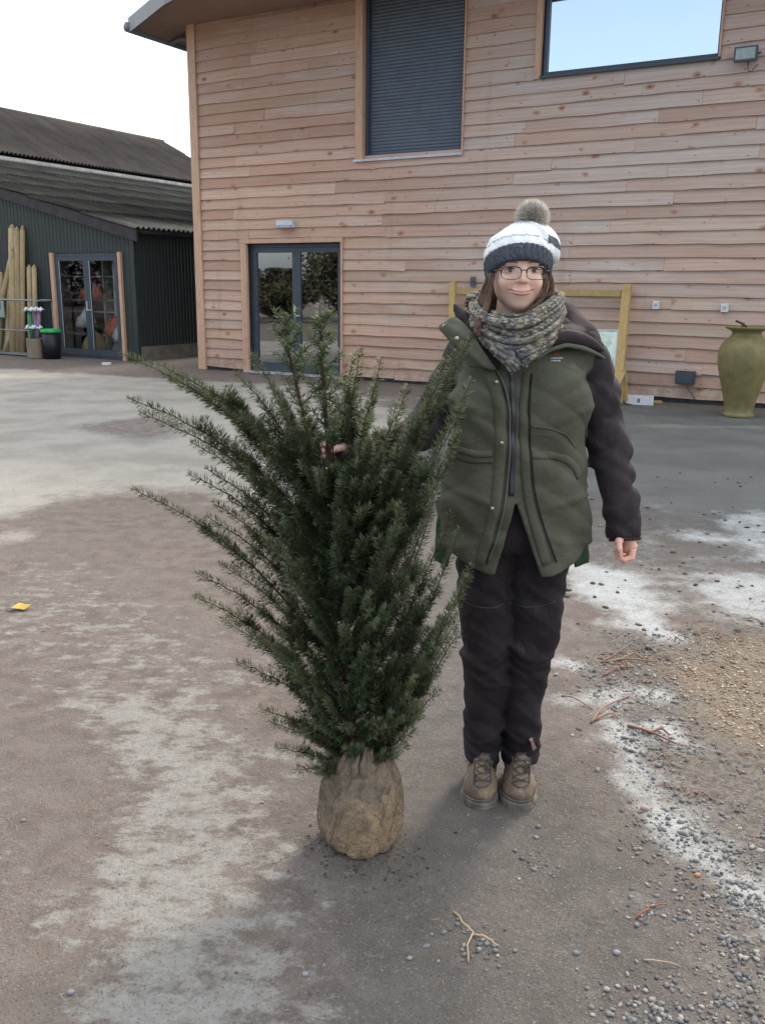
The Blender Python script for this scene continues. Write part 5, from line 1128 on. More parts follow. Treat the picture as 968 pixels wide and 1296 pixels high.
# --- trousers
hipz = Q(590, 640)[2]
LL = [row(655, 541, 592, .0, .105), row(700, 545, 590, .0, .092), row(745, 548, 589, -.005, .078), row(765, 549, 588.5, -.012, .075), row(785, 550, 587, .0, .070), row(820, 551.5, 583, .015, .070), row(845, 552, 579, .02, .070), row(856, 551.5, 579, .02, .072)]
LR = [row(655, 586, 642, .0, .105), row(700, 584, 635, .0, .092), row(735, 584, 629, -.003, .080), row(765, 581.5, 622, -.012, .075), row(785, 581.5, 617, .0, .070), row(820, 582, 613, .012, .070), row(845, 581, 611, .02, .070), row(856, 581, 611, .02, .072)]
zcuf = Q(580, 851)[2]
def leg_f(X, Y, Z_, R_, ph):
    d = genc(X, Y, Z_, R_, 2.2); d = d+.0040*wr(X, Y, Z_, 22, 14, 30, ph)+.0030*wr(X, Y, Z_, 44, 20, 66, ph)+.0012*wr(X, Y, Z_, 100, 50, 110, ph)
    for (yp, am, sg_, sk) in ((757, .007, .010, .4), (769, -.007, .010, .3), (780, .006, .009, -.3), (827, .006, .008, .35), (836, -.006, .008, -.2), (845, .005, .008, .25), (720, .003, .02, .5)):
        d = d-am*np.exp(-((Z_-Q(585, yp)[2]-sk*(X-R_[3][1])*(1 if ph < 2 else -1)-.012*np.sin(X*40+ph))/sg_)**2)
    return smax(smax(d, zcuf-Z_+.006*np.sin(X*60+ph), .006), Z_-hipz, .02)
def trouser_f(X, Y, Z_):
    d = smin(leg_f(X, Y, Z_, LL, 1.), leg_f(X, Y, Z_, LR, 3.), .008); h_ = smax(genc(X, Y, Z_, [row(700, 546, 634, .0, .11), row(660, 542, 642, .0, .122), row(600, 548, 640, .0, .115)], 2.3), Z_-Q(590, 600)[2], .01)
    h_ = smax(h_, Q(590, 676)[2]-Z_+.0*X, .03); return smin(d, h_, .02)
V, F = surface_nets(trouser_f, (-.20, -.16, .06), (.20, .17, 1.14), .0065); TRO = mobj('trousers', V, F, TR, PE, True)
zk = Q(585, 727)[2]
strip_on(trouser_f, [(549, 725), (560, 728), (573, 729), (584, 727)], .003, .0015, 'knee_seam', simple('trouser_seam', (.05, .045, .045), None, 90, .8), TRO, .002)
strip_on(trouser_f, [(588, 727), (600, 728.5), (615, 728), (627, 724)], .003, .0015, 'knee_seam', simple('trouser_seam_b', (.05, .045, .045), None, 90, .8), TRO, .002)
sheet([Q(603.5, 833, -.075), Q(606, 832, -.072), Q(609.5, 841, -.075), Q(607, 843, -.078)], 'fabric_tag', simple('red_white_tag', (.30, .10, .10), (.32, .31, .31), 70, .6, lo=.48, hi=.52), .001, .002, 5, TRO)
# --- boots
def bootmat():
    t = NT('muddy_leather'); f = t.noise(14, 6, .7); c = t.mix(t.ramp(f, .35, .65), (.22, .155, .10), (.11, .083, .06)); c = t.mix(t.ramp(t.noise(35, 5, .75), .55, .72, 0, .8), c, (.42, .35, .26)); sx = t.n('ShaderNodeSeparateXYZ'); t.l(t.tc.outputs['Object'], sx.inputs[0])
    c = t.mix(t.ramp(sx.outputs[2], .035, .012, 0, .6), c, (.30, .255, .21)); t.bump(t.noise(70, 5, .7), .6, .006); return t.fin(c, .7, 0, .4)
BT = bootmat(); SOLE = simple('boot_sole', (.10, .085, .075), (.20, .17, .14), 30, .9, 0, .6, 80); LACE = simple('boot_lace', (.035, .03, .027), (.10, .085, .07), 90, .8)
for (xc, xt, lbl) in ((565.5, 564.5, 0), (595.5, 596.5, 1)):
    bx_ = Q(xt, 886, -.13)[0]; hx_ = Q(xc, 850, .05)[0]
    heel = np.array([hx_, .085, 0]); toe = np.array([bx_, -.115, 0])
    def boot_f(X, Y, Z_, heel=heel, toe=toe):
        d = ell(X, Y, Z_, (toe[0], toe[1]+.035, .042), (.050, .062, .038)); d = smin(d, ell(X, Y, Z_, (toe[0]+(heel[0]-toe[0])*.4, -.03, .052), (.045, .075, .045)), .03)
        d = smin(d, ell(X, Y, Z_, (heel[0], .06, .045), (.037, .052, .045)), .03); d = smin(d, cone(X, Y, Z_, (heel[0], .045, .07), (heel[0], .04, .17), .046, .044, 1.1), .035)
        d = smin(d, cone(X, Y, Z_, (toe[0], -.075, .075), (heel[0], .0, .14), .026, .034), .02)
        d = d+.0012*wr(X, Y, Z_, 60, 50, 80); return smax(smax(d, .016-Z_, .004), Z_-.17, .004)
    V, F = surface_nets(boot_f, (min(heel[0], toe[0])-.07, -.17, -.0), (max(heel[0], toe[0])+.07, .14, .20), .0045); B_ = mobj('boot', V, F, BT, PE, True)
    def sole_f(X, Y, Z_, heel=heel, toe=toe):
        d = np.minimum(ell(X, Y, Z_*0, (toe[0], toe[1]+.036, 0), (.0545, .066, 1)), ell(X, Y, Z_*0, (heel[0], .055, 0), (.041, .058, 1))); d = smin(d, cone(X, Y, Z_*0, (toe[0], -.07, 0), (heel[0], .06, 0), .047, .037), .03)
        return smax(smax(d, Z_-.024, .005), -.004-Z_+0*X, .003)
    V, F = surface_nets(sole_f, (min(heel[0], toe[0])-.075, -.165, -.012), (max(heel[0], toe[0])+.075, .13, .035), .0045); mobj('boot_sole', V, F, SOLE, B_, True)
    tr = ell  # toe rand line and laces
    m = MB(); g_ = np.random.default_rng(8+lbl)
    def bp(x_, z_, l_=.0015):
        yv = float(surf_y(boot_f, np.array([x_]), np.array([z_]), -.25, .15)[0]); return np.array([x_, yv-l_, z_])
    cxl = lambda z_: toe[0]+(heel[0]-toe[0])*np.clip((z_-.06)/.08, 0, 1)*.7
    for i in range(5):
        z0_ = .082+i*.014; cx_ = cxl(z0_)
        m.tube([bp(cx_-.022, z0_-.004), bp(cx_-.008, z0_), bp(cx_+.008, z0_+.003), bp(cx_+.023, z0_+.004)], .0024, 5)
        m.tube([bp(cx_+.022, z0_-.004), bp(cx_+.006, z0_+.001, .003), bp(cx_-.010, z0_+.004, .003), bp(cx_-.023, z0_+.007)], .0022, 5)
    kx, kz = cxl(.12)+(.012 if lbl else .020), .116
    for i in range(8):
        a = g_.uniform(0, 6.28); m.tube([bp(kx, kz, .004), bp(kx+.012*math.cos(a), kz+.010*math.sin(a), .009), bp(kx+.018*math.cos(a+.7), kz-.006+.015*math.sin(a+.7), .006), bp(kx+.006*math.cos(a+1.4), kz-.010+.010*math.sin(a+1.4), .004)], .0022, 5)
    m.build('boot_lace', LACE, B_, True)
    mt_ = MB()
    for sgn_ in (-1, 1): mt_.tube([bp(cxl(.075)+sgn_*.024, .074, .001), bp(cxl(.10)+sgn_*.027, .10, .001), bp(cxl(.13)+sgn_*.027, .135, .001), bp(cxl(.15)+sgn_*.024, .155, .001)], .0030, 5)
    mt_.tube([bp(toe[0]-.026, .072, .001), bp(toe[0]-.01, .068, .001), bp(toe[0]+.01, .068, .001), bp(toe[0]+.026, .072, .001)], .0024, 5); mt_.build('eyelet_facing', LACE, B_, True)
    m = MB(); P = [(toe[0]+.052*math.cos(a), toe[1]+.036+.063*math.sin(a), .031) for a in np.linspace(-math.pi*1.02, .02, 24)]; m.tube(P, .0026, 5); m.build('welt', SOLE, B_, True)
    strip_on(boot_f, [(xt-10.5, 868), (xt-4, 866), (xt+4, 866), (xt+10.5, 868)], .004, .0015, 'toe_seam', SOLE, B_, .002, 12, y0=-.3)
# --- body: one continuous skin surface (head, neck, trunk, arms, hands, legs) under the clothes
HC = Q(594.5, 450.5, 0.0); HX, HY, HZ = HC
def fp_(x, y, dy): return Q(x, y, dy)          # face feature from the photograph at its depth
def head_f(X, Y, Z_):
    x = X-HX; y = Y-HY; z = Z_-HZ
    x = x+.0*z; ax_ = np.abs(x)
    d = ell(x, y, z, (0, .022, .030), (.074, .094, .088)); d = smin(d, ell(x, y, z, (0, -.010, -.024), (.064, .076, .070)), .03)
    d = smin(d, ell(ax_, y, z, (.030, -.022, -.052), (.030, .040, .036)), .024)                # jaw corners
    d = smin(d, ell(x, y, z, (0, -.046, -.088), (.027, .030, .0235)), .026)                    # chin
    d = smin(d, ell(ax_, y, z, (.034, -.054, -.034), (.025, .025, .021)), .016)                # cheeks
    d = smin(d, ell(x, y, z, (0, -.062, -.058), (.026, .026, .022)), .016)                     # mouth mound
    d = smin(d, ell(ax_, y, z, (.026, -.070, .020), (.026, .016, .009)), .014)                 # brow
    d = smax(d, -ell(ax_, y, z, (.0315, -.096, -.001), (.018, .018, .0105)), .010)             # sockets
    d = smin(d, ell(ax_, y, z, (.032, -.0655, -.0015), (.0175, .0165, .0125)), .004)           # lids over the eyeball
    d = smax(d, -ell(ax_, y, z, (.032, -.0860, -.0018), (.0125, .010, .0042)), .0015)          # eye opening
    d = smin(d, cone(x, y, z, (0, -.077, .006), (0, -.099, -.024), .0070, .0085), .010)        # nose bridge
    d = smin(d, ell(x, y, z, (0, -.1000, -.0285), (.0098, .0105, .0088)), .005); d = smin(d, ell(ax_, y, z, (.0115, -.088, -.0305), (.0066, .0095, .0066)), .004)
    d = smax(d, -ell(ax_, y, z, (.0055, -.097, -.0378), (.0032, .0045, .0026)), .0015)         # nostrils
    d = smax(d, -ell(x, y, z, (0, -.096, -.0455), (.0035, .005, .0075)), .004)                 # philtrum
    d = smax(d, -ell(x, y, z, (0, -.097, -.0735), (.016, .009, .0050)), .008)                  # fold under the lower lip
    # nasolabial folds: soft grooves from the nose wings to the mouth corners
    gx_ = .0165+(-.032-z)*.55; d = d+.0022*np.exp(-((ax_-gx_)/.0032)**2)*np.clip((z+.066)/.01, 0, 1)*np.clip((-.034-z)/.008, 0, 1)*(y < -.03)
    lm = (x/.036)**2; zc = -.0592+.0084*lm; yl = -.0905+.0135*lm; wup = np.clip(1-lm, 0, 1)**.5; far_ = np.where(lm > 1, .02, 0)
    d = smin(d, np.sqrt((y-yl)**2+((z-zc-.0026)*1.5)**2)-.0034*wup+far_, .003)
    d = smin(d, np.sqrt((y-yl-.0005)**2+((z-zc+.0040)*1.15)**2)-.0048*wup+far_, .003)
    d = smax(d, -(np.sqrt((y-yl+.0035)**2+((z-zc)*2.2)**2)-.0018+np.where(lm > 1.15, .01, 0)), .001)
    d = smin(d, ell(ax_, y, z, (.074, .012, -.012), (.010, .020, .030)), .006)                 # ears
    d = smin(d, cone(x, y, z, (0, .030, -.06), (0, .044, -.20), .042, .052), .010)             # neck
    return d
hw = endR  # hanging hand
K = [Q(688, 675.5, -.062), Q(688.5, 676, -.044), Q(688, 676, -.027), Q(687, 675, -.012)]
def handR_f(X, Y, Z_):
    w0 = Q(683, 658, -.035); pal = ell(X, Y, Z_, Q(683, 675, -.035), (.018, .030, .024)); d = cone(X, Y, Z_, w0, Q(684, 667, -.038), .024, .022, 1.1)
    d = smin(d, pal, .012); fing = None
    for i, kk in enumerate(K):
        d = smin(d, cone(X, Y, Z_, Q(684.5, 666, -.048+.012*i), kk, .0135, .0105), .010)
        dy = -.062+.017*i; L = (1, 1.06, 1.0, .82)[i]; bx = (0, .3, -.3, -1.2)[i]
        p1 = Q(687+bx, 675.5+9.5*L, dy-.006); p2 = Q(680.8+bx, 675.5+11.5*L, dy-.010); p3 = Q(675.5+bx, 675.5+9.0*L-(i*1.0), dy-.008)
        f_ = chain(X, Y, Z_, [kk, p1, p2, p3], [.0098, .0088, .0080, .0068], .002); fing = f_ if fing is None else smin(fing, f_, .0012)
    d = smin(d, fing, .006)
    th = chain(X, Y, Z_, [Q(682, 667, -.055), Q(676.5, 672, -.078), Q(677, 678, -.088), Q(678, 684, -.086)], [.013, .0100, .0088, .0070], .004); return smin(d, th, .005)
def handL_f(X, Y, Z_):
    d = cone(X, Y, Z_, Q(470, 602, -.25), Q(457, 599, -.285), .023, .021, 1.1); fing = None
    for i in range(4):
        yy = 592.5+i*4.7; kk = Q(450.5+i*.4, yy, -.268); d = smin(d, cone(X, Y, Z_, Q(459, 598+i*.8, -.268), kk, .014, .0105), .010)
        f_ = chain(X, Y, Z_, [kk, Q(442.5, yy+.3, -.272), Q(434.8, yy+.6, -.292), Q(435.6, yy+1.0, -.312)], [.0098, .0090, .0084, .0070], .002); fing = f_ if fing is None else smin(fing, f_, .0012)
    d = smin(d, fing, .005); th = chain(X, Y, Z_, [Q(457, 597, -.285), Q(452.5, 595, -.312), Q(447.5, 596, -.322), Q(443.5, 598, -.322)], [.0125, .0102, .0090, .0072], .004); return smin(d, th, .005)
def trunk_f(X, Y, Z_):
    rows_ = [(a, b, max(c-(.045 if a > 1.0 else .075), .05), e, max(f-(.05 if a > 1.0 else .085), .05)) for a, b, c, e, f in torso_rows]; d = genc(X, Y, Z_, rows_, 2.2); d = smax(d, Z_-float(Q(594, 503)[2]), .02)
    d = smin(d, cone(X, Y, Z_, (HX, HY+.022, HZ-.10), (HX, HY+.038, HZ-.24), .050, .066), .03)
    d = smin(d, chain(X, Y, Z_, [shR+np.array([-.05, 0, -.01]), elR, wrR, Q(684, 664, -.038)], [.042, .034, .024, .022], .03), .03)
    d = smin(d, chain(X, Y, Z_, [shL+np.array([.05, 0, -.01]), elL, wrL, Q(459, 599.5, -.272)], [.042, .034, .024, .021], .03), .03)
    for R_, a in ((LL, 0), (LR, 1)): d = smin(d, genc(X, Y, Z_, [(z, cx, max(w-.018, .03), cy, max(b-.025, .035)) for z, cx, w, cy, b in R_], 2.0), .03)
    d = np.where(Z_ < 1.02, np.maximum(d, trouser_f(X, Y, Z_)+.012), d)
    return smax(d, .045-Z_, .01)
parts = []
lowest = HZ-.155
V, F = surface_nets(lambda X, Y, Z_: np.maximum(np.minimum(trunk_f(X, Y, Z_), 9), Z_-lowest), (-.45, -.36, .03), (.40, .22, float(lowest)+.03), .011); parts.append((V, F))
V, F = surface_nets(lambda X, Y, Z_: np.maximum(smin(head_f(X, Y, Z_), trunk_f(X, Y, Z_), .02), lowest-.004-Z_), (HX-.11, HY-.14, float(lowest)-.015), (HX+.11, HY+.14, HZ+.13), .0026); parts.append((V, F)); nH = len(V)
V, F = surface_nets(handR_f, Q(664, 697, -.12)+0*1, Q(698, 655, .05), .0024); parts.append((V, F))
a_, b_ = Q(425, 617, -.36), Q(478, 584, -.20); V, F = surface_nets(handL_f, (min(a_[0], b_[0]), -.37, min(a_[2], b_[2])), (max(a_[0], b_[0]), -.20, max(a_[2], b_[2])), .0026); parts.append((V, F))
off = 0; VV = []; FF = []
for v, f in parts: VV.append(v); FF.append(f+off); off += len(v)
V = np.concatenate(VV); F = np.concatenate(FF); BODY = mobj('body', V, F, SKIN, PE, True)
x = V[:, 0]-HX; y = V[:, 1]-HY; z = V[:, 2]-HZ
colr = np.tile(np.array([.80, .545, .43]), (len(V), 1)); bl = np.exp(-(((np.abs(x)-.036)/.020)**2+((z+.034)/.018)**2))*(y < -.03); colr = colr*(1-.45*bl[:, None])+np.array([.62, .29, .22])*.45*bl[:, None]
nb_ = np.exp(-((x/.014)**2+((z+.029)/.014)**2))*(y < -.085); colr = colr*(1-.35*nb_[:, None])+np.array([.60, .27, .21])*.35*nb_[:, None]
lm = (x/.035)**2; zc = -.0592+.0084*lm; w_ = np.sqrt(np.clip(1-lm, 0, 1)); dz_ = z-zc; up_l = .0052*w_; lo_l = .0088*w_; lip = np.where(dz_ > 0, np.clip((up_l-dz_)/.0016, 0, 1), np.clip((lo_l+dz_)/.0016, 0, 1))*(lm < 1)*(y < -.060); colr = colr*(1-.75*lip[:, None])+np.array([.60, .27, .24])*.75*lip[:, None]
gap_ = np.clip(1.3-np.abs(dz_)/.0014, 0, 1)*(lm < 1.15)*(y < -.06); colr = colr*(1-.70*gap_[:, None])+np.array([.22, .08, .07])*.70*gap_[:, None]
lid = np.exp(-(((np.abs(x)-.032)/.017)**2+((z+.001)/.0085)**2))*(y < -.05); colr = colr*(1-.30*lid[:, None])+np.array([.42, .24, .20])*.30*lid[:, None]
red = (V[:, 2] < Q(680, 660)[2])*(V[:, 0] > .2); colr[red] = colr[red]*np.array([.98, .80, .78])
at = BODY.data.attributes.new('Col', 'FLOAT_COLOR', 'POINT'); at.data.foreach_set('color', np.concatenate([colr, np.ones((len(V), 1))], 1).astype(np.float32).ravel())
# eyes, lids, brows
EW = simple('eye_white', (.62, .58, .55), (.58, .53, .50), 30, .25); IR = simple('iris_brown', (.06, .045, .03), (.03, .02, .015), 300, .2); LASH = simple('lash_dark', (.02, .014, .012), None, 30, .8); BROW = simple('brow_brown', (.13, .075, .05), (.09, .05, .035), 200, .9)
for sg_ in (-1, 1):
    c = np.array([HX+sg_*.0320, HY-.0712, HZ-.0026])
    V_, F_ = lathe([(.0001, -1), (.5, -.866), (.866, -.5), (1, 0), (.866, .5), (.5, .866), (.0001, 1)], 16); E_ = mobj('eyeball', [(c[0]+a*.0140, c[1]+b*.0104, c[2]+d*.0066) for a, b, d in V_], F_, EW, BODY, True)
    V_, F_ = lathe([(.0001, 0), (.0050, 0), (.0056, .0008)], 14); mobj('iris', [(c[0]+a, c[1]-.0106+d, c[2]+.0002+b) for a, b, d in V_], F_, IR, E_)
    m = MB(); m.tube([(c[0]+sg_*(-.0135), c[1]-.003, c[2]+.0008), (c[0]+sg_*(-.007), c[1]-.0110, c[2]+.0058), (c[0]+sg_*.002, c[1]-.0118, c[2]+.0068), (c[0]+sg_*.010, c[1]-.0090, c[2]+.0046), (c[0]+sg_*.0170, c[1]-.002, c[2]+.0014)], [.0007, .0016, .0019, .0016, .0007], 5); m.build('eyelashes', LASH, BODY, True)
    m = MB(); m.tube([(HX+sg_*.014, HY-.0885, HZ+.0175), (HX+sg_*.026, HY-.0895, HZ+.0200), (HX+sg_*.038, HY-.082, HZ+.0185), (HX+sg_*.050, HY-.066, HZ+.011)], [.0012, .0019, .0017, .0008], 6); m.build('eyebrow', BROW, BODY, True)
# glasses
GF = simple('dark_frame', (.045, .016, .016), (.025, .010, .011), 40, .3); GL = empty('glasses', (0, 0, 0)); GL.parent = PE
m = MB(); yb = HY-.109
def lens_loop(sg_):
    cx, cz_ = HX+sg_*.0335+.001, HZ-.0100; w, h = .0265, .0165; P = []
    for k in range(33):
        a = 2*math.pi*k/32; ca, sa = math.cos(a), math.sin(a); P.append((cx+w*math.copysign(abs(ca)**.62, ca), yb+.010*(abs(ca)**2)*(1 if ca*sg_ > 0 else -.1), cz_+h*math.copysign(abs(sa)**.66, sa)))
    return P
for sg_ in (-1, 1):
    P = lens_loop(sg_); m.tube(P, .0010, 6, False)
    Pt = [p for p in P[:17]]; m.tube(Pt, .0019, 6)
    m.tube([(HX+sg_*.0600, yb+.010, HZ-.004), (HX+sg_*.071, yb+.022, HZ-.003), (HX+sg_*.079, yb+.10, HZ-.004)], .0016, 6)
m.tube([(HX-.0075, yb, HZ-.004), (HX+.001, yb-.002, HZ-.0015), (HX+.0095, yb, HZ-.004)], .0017, 6)
GFo = m.build('glasses_frame', GF, PE, True)
t = NT('spectacle_lens'); t.t.nodes.remove(t.b); tr_ = t.n('ShaderNodeBsdfTransparent'); tr_.inputs[0].default_value = (.95, .95, .95, 1); gl_ = t.n('ShaderNodeBsdfGlossy'); gl_.inputs['Roughness'].default_value = .05; mx = t.n('ShaderNodeMixShader'); mx.inputs[0].default_value = .05; t.l(tr_.outputs[0], mx.inputs[1]); t.l(gl_.outputs[0], mx.inputs[2]); t.l(mx.outputs[0], t.out.inputs[0])
for sg_ in (-1, 1):
    P = lens_loop(sg_)[:-1]; mobj('lens', P, [tuple(range(32))], t.m, GFo)
bpy.data.objects.remove(GL)
# hair: many thin tapered locks
t = NT('brown_hair'); hv = t.mix(t.ramp(t.noise(240, 3, .7, t.mapping((1, 1, .12))), .35, .65), (.060, .031, .017), (.15, .082, .043)); t.fin(hv, .45, 0, .5)
gH = np.random.default_rng(31); m = MB()
def lock(P, w0, w1, k, wav=.0035, r=.00085):
    P = np.array(P)
    for c_ in range(max(1, k//9)):
        co = gH.normal(0, 1, 3); ph = gH.uniform(0, 6.28); fr = gH.uniform(5, 9); ml = gH.uniform(.82, 1.08)
        for i in range(9):
            u_ = np.linspace(0, min(ml*gH.uniform(.92, 1.04), 1), 13); tt_ = np.linspace(0, 1, len(P)); C = np.stack([np.interp(u_, tt_, P[:, j]) for j in range(3)], -1); C[1:-1] = (C[:-2]+2*C[1:-1]+C[2:])/4
            W_ = (w0+(w1-w0)*u_)[:, None]; C = C+(co*.75+gH.normal(0, .32, 3))*np.array([1, 1.1, .15])*W_; C[:, 0] += wav*np.sin(u_*fr+ph); C[:, 1] += wav*.8*np.cos(u_*fr*.9+ph); m.tube(C, r*np.array([.8]+[1]*10+[.7, .25]), 4, False)
lock([Q(573.5, 453, -.048), Q(572, 460, -.058), Q(570.5, 469, -.062), Q(569, 478, -.078), Q(565.5, 488, -.105), Q(562, 497, -.13)], .0024, .0046, 320)
lock([Q(571, 452, -.015), Q(569, 461, -.03), Q(567, 470, -.04), Q(566, 481, -.06)], .0035, .0050, 260)
lock([Q(564, 489, -.115), Q(560.5, 495, -.135), Q(560, 500, -.142), Q(562, 505, -.14)], .0042, .0030, 200, .004)
lock([Q(616, 453, -.045), Q(617.5, 460, -.052), Q(617, 468, -.055), Q(612, 477, -.065), Q(605, 483, -.08)], .0024, .0036, 280)
lock([Q(618, 453, -.01), Q(621, 461, -.02), Q(622, 468, -.03), Q(619, 476, -.05)], .0034, .0048, 260, .005)
lock([Q(576, 456, .06), Q(577, 470, .06), Q(582, 488, .07)], .012, .012, 100, r=.0025); lock([Q(612, 456, .06), Q(611, 470, .06), Q(606, 488, .07)], .012, .012, 100, r=.0025)
m.build('hair', t.m, PE, True)
# hat
def ang_(X, Y): return np.arctan2(X-HX, -(Y-HY-.01))
zlo = QZ(596, 441.5, -.10); zup = QZ(595, 427.0, -.10)
def cuff_plane(X, Y, Z_, z0, k): return Z_-(z0-k*(Y-(HY-.10)))
def cuff_f(X, Y, Z_):
    d = ell(X, Y, Z_, (HX+.001, HY+.012, HZ+.020), (.0905, .112, .112)); d = d-.0055*np.abs(np.sin(ang_(X, Y)*19)); inner = ell(X, Y, Z_, (HX+.001, HY+.012, HZ+.020), (.0775, .099, .099))
    d = smax(d, -inner, .003); return smax(smax(d, -cuff_plane(X, Y, Z_, zlo, .50), .006), cuff_plane(X, Y, Z_, zup+.004, .42), .008)
def dome_f(X, Y, Z_):
    d = ell(X, Y, Z_, (HX+.002, HY+.018, HZ+.036), (.095, .114, .080)); d = smin(d, ell(X, Y, Z_, Q(611, 434, .05), (.062, .075, .062)), .025); d = smin(d, ell(X, Y, Z_, Q(602, 424, .03), (.055, .07, .042)), .03)
    d = d+.0022*np.sin(ang_(X, Y)*14+Z_*20)+.0015*wr(X, Y, Z_, 60, 50, 50); return smax(d, -cuff_plane(X, Y, Z_, zup-.001, .42), .008)
KG = NT('charcoal_knit'); w_ = KG.wave(150, None, 2.5, 'Z'); f_ = KG.noise(180, 3, .7); KG.bump(f_, .6, .003); KGm = KG.fin(KG.mix(KG.ramp(f_, .35, .7), (.050, .058, .075), (.115, .125, .15)), .95, 0, .1)
KW = NT('white_knit'); w_ = KW.wave(95, None, 4, 'Z'); f_ = KW.noise(150, 3, .7); KW.bump(KW.math('ADD', KW.math('MULTIPLY', w_, .4), f_), .7, .003); KWm = KW.fin(KW.mix(KW.ramp(f_, .35, .7), (.86, .88, .88), (.74, .77, .79)), .95, 0, .1)
HATo = None
V, F = surface_nets(cuff_f, (HX-.12, HY-.13, HZ-.07), (HX+.12, HY+.15, HZ+.12), .0030); CU = mobj('hat_cuff', V, F, KGm, PE, True)
V, F = surface_nets(dome_f, (HX-.13, HY-.12, HZ-.05), (HX+.16, HY+.18, HZ+.17), .0035); c_ = V[F].mean(1); pp_ = cuff_plane(c_[:, 0], c_[:, 1], c_[:, 2], zup, .42); jag = .003*np.sin(ang_(c_[:, 0], c_[:, 1])*40)
mi = np.zeros(len(F), int); mi[np.abs(pp_-.033+jag*.4) < .0026] = 2; mi[(c_[:, 0] > Q(617, 430)[0]) & (np.abs(pp_-.042) < .016)] = 1
HT = mobj('hat', V, F, None, PE, True, mats=[KWm, KGm, simple('grey_yarn', (.30, .34, .38), (.42, .46, .50), 200, .9)], midx=mi)
pc = Q(606, 407.5, .03); m = MB(); gP = np.random.default_rng(5); V_, F_ = lathe([(.0001, -.035), (.024, -.026), (.035, 0), (.024, .026), (.0001, .035)], 16); mobj('pompom_core', [(a+pc[0], b+pc[1], d+pc[2]) for a, b, d in V_], F_, simple('fur_core', (.22, .19, .17), (.3, .26, .24), 90, .9), HT, True)
n = 5200; d_ = gP.normal(0, 1, (n, 3)); d_ /= np.linalg.norm(d_, axis=1)[:, None]; L = gP.uniform(.036, .052, n)[:, None]; s_ = np.cross(d_, gP.normal(0, 1, (n, 3))); s_ /= np.linalg.norm(s_, axis=1)[:, None]; s2 = np.cross(d_, s_); cur = s_*gP.normal(0, .006, (n, 1)); w = .0009
V = np.stack([pc+d_*.028+s_*w, pc+d_*.028-s_*w*.5+s2*w, pc+d_*.028-s_*w*.5-s2*w, pc+d_*L*.8+s_*w*.7+cur*.6, pc+d_*L*.8-s_*w*.35+s2*w*.6+cur*.6, pc+d_*L*.8-s_*w*.35-s2*w*.6+cur*.6, pc+d_*L*1.06+cur], 1).reshape(-1, 3)
F = (np.array([(0, 1, 4, 3), (1, 2, 5, 4), (2, 0, 3, 5), (3, 4, 6, 6), (4, 5, 6, 6), (5, 3, 6, 6)])[None]+(np.arange(n)*7)[:, None, None]).reshape(-1, 4)
Ft = np.concatenate([(np.array([(0, 1, 4), (0, 4, 3), (1, 2, 5), (1, 5, 4), (2, 0, 3), (2, 3, 5), (3, 4, 6), (4, 5, 6), (5, 3, 6)])[None]+(np.arange(n)*7)[:, None, None]).reshape(-1, 3)])
t = NT('grey_fur'); a = t.attr('tip'); t.fin(t.mix(a, (.32, .27, .24), (.85, .79, .70)), .7, 0, .3); PO = mobj('pompom', V, Ft, t.m, HT); PO['kind'] = 'stuff'
at = PO.data.attributes.new('tip', 'FLOAT', 'POINT'); at.data.foreach_set('value', np.tile(np.array([0, 0, 0, .45, .45, .45, 1.]), n).astype(np.float32)*np.repeat(gP.uniform(.5, 1, n), 7).astype(np.float32))
# scarf: loops of soft pleated knit
strands = [([(562, 475, .02), (558, 482, -.04), (563, 490, -.10), (580, 496, -.135), (597, 497, -.145), (613, 490, -.125), (626, 480, -.07), (629, 473, .0)], .021),
           ([(559, 485, -.01), (559, 492, -.06), (567, 501, -.12), (584, 509, -.150), (601, 509, -.155), (617, 500, -.13), (627, 489, -.07), (628, 480, .0)], .022),
           ([(560, 492, -.08), (568, 503, -.12), (577, 515, -.145), (588, 523, -.16)], .020), ([(627, 493, -.07), (621, 504, -.12), (609, 515, -.15), (596, 523, -.165)], .021),
           ([(556, 478, .0), (563, 474, .06), (580, 474, .09), (600, 473, .095), (618, 472, .07), (628, 475, .01)], .026),
           ([(572, 487, -.085), (586, 491, -.115), (600, 491, -.12), (614, 484, -.10), (624, 474, -.05)], .015),
           ([(586, 520, -.16), (590, 527, -.165), (594, 531, -.16)], .020), ([(597, 514, -.165), (600, 522, -.165), (597, 529, -.16)], .016)]
gS = np.random.default_rng(77); m = MB()
def smoothp(P, n):
    P = np.array(P); k = np.linalg.norm(np.diff(P, axis=0), axis=1); s_ = np.concatenate([[0], np.cumsum(k)]); u_ = np.linspace(0, s_[-1], n); C = np.stack([np.interp(u_, s_, P[:, j]) for j in range(3)], -1)
    for _ in range(6): C[1:-1] = (C[:-2]+2*C[1:-1]+C[2:])/4
    return C
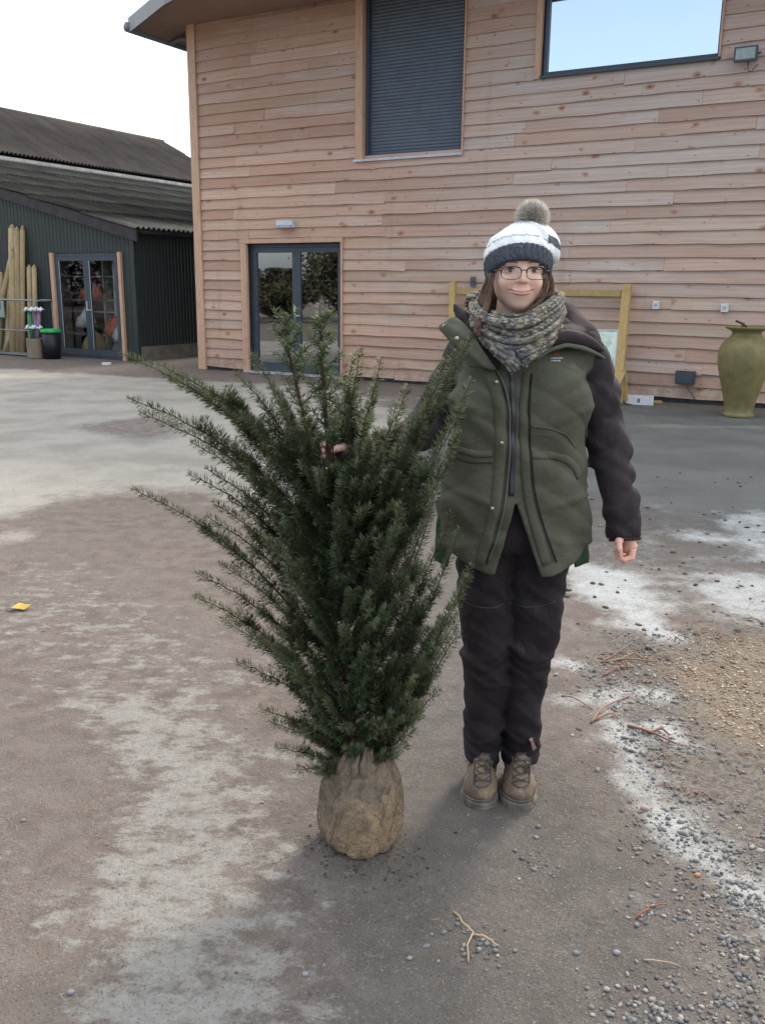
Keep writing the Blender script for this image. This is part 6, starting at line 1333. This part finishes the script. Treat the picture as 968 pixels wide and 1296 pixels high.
for P, r in strands:
    C = smoothp([Q(a, b, c_) for a, b, c_ in P], 46); T = np.gradient(C, axis=0); T /= np.linalg.norm(T, axis=1)[:, None]; cen = np.array([HX, HY+.03, 0]); rad = C-cen; rad[:, 2] = 0; rad /= np.linalg.norm(rad, axis=1)[:, None]
    bi = np.cross(T, rad); u_ = np.linspace(0, 1, 46); ns = 7
    m.tube(C, r*.62, 8)
    for j in range(ns):
        a0 = -1.5+3.3*j/(ns-1)+gS.normal(0, .12); tw = gS.normal(0, .35); a = a0+tw*np.sin(u_*3+gS.uniform(0, 6)); rr_ = r*(.70+.10*np.sin(u_*gS.uniform(6, 12)+gS.uniform(0, 6)))
        Pj = C+rad*(np.cos(a)*rr_)[:, None]+bi*(np.sin(a)*rr_*1.15)[:, None]; rj = r*.30*(1+.22*np.sin(u_*gS.uniform(10, 20)+gS.uniform(0, 6))+.10*np.sin(u_*70+j)); rj = rj*np.clip(np.minimum(u_, 1-u_)*9+.35, 0, 1); m.tube(Pj, rj, 8)
V, F = m.V, m.F
t = NT('scarf_wool'); v_ = t.n('ShaderNodeTexVoronoi', feature='F1'); v_.inputs['Scale'].default_value = 120; t.l(t.mapping((.6, 1, 1.7), (0, .42, 0)), v_.inputs['Vector']); s3 = t.n('ShaderNodeSeparateXYZ'); t.l(v_.outputs['Color'], s3.inputs[0]); big = t.noise(11, 3, .6)
vs_ = t.mapping((.7, 1, 1.5), (0, .4, 0)); c = t.mix(t.ramp(t.noise(42, 4, .65), .42, .58), (.10, .102, .108), (.20, .175, .12)); c = t.mix(t.ramp(t.noise(85, 4, .7, vs_), .49, .62, 0, .9), c, (.48, .44, .35)); c = t.mix(t.ramp(t.noise(64, 4, .7, vs_), .46, .36, 0, .85), c, (.035, .032, .030)); c = t.mix(t.ramp(big, .48, .66, 0, .5), c, (.12, .135, .17))
t.bump(t.noise(170, 4, .7), 1.0, .005); mobj('scarf', V, F, t.fin(c, .95, 0, .1), PE, True)
# ring on the index finger of the hanging hand
P = [K[0]+np.array([.0118*math.cos(a)-.001, .0112*math.sin(a), -.013+.002*math.cos(a)]) for a in np.linspace(0, 2*math.pi, 20)]; MB().tube(P, .0012, 5, False).build('finger_ring', simple('silver_ring', (.7, .7, .7), None, 40, .2, 1), BODY, True)
MB().add([(Q(677.6, 681.3, -.0955)), Q(679.6, 681.3, -.094), Q(679.3, 684.6, -.093), Q(677.9, 684.6, -.0945)], [(0, 1, 2, 3)]).build('thumbnail', simple('nail_pink', (.66, .46, .42), None, 40, .3), BODY)
print('triangles', sum(len(o.data.polygons) for o in bpy.data.objects if o.type == 'MESH'), 'objects', len(bpy.data.objects))
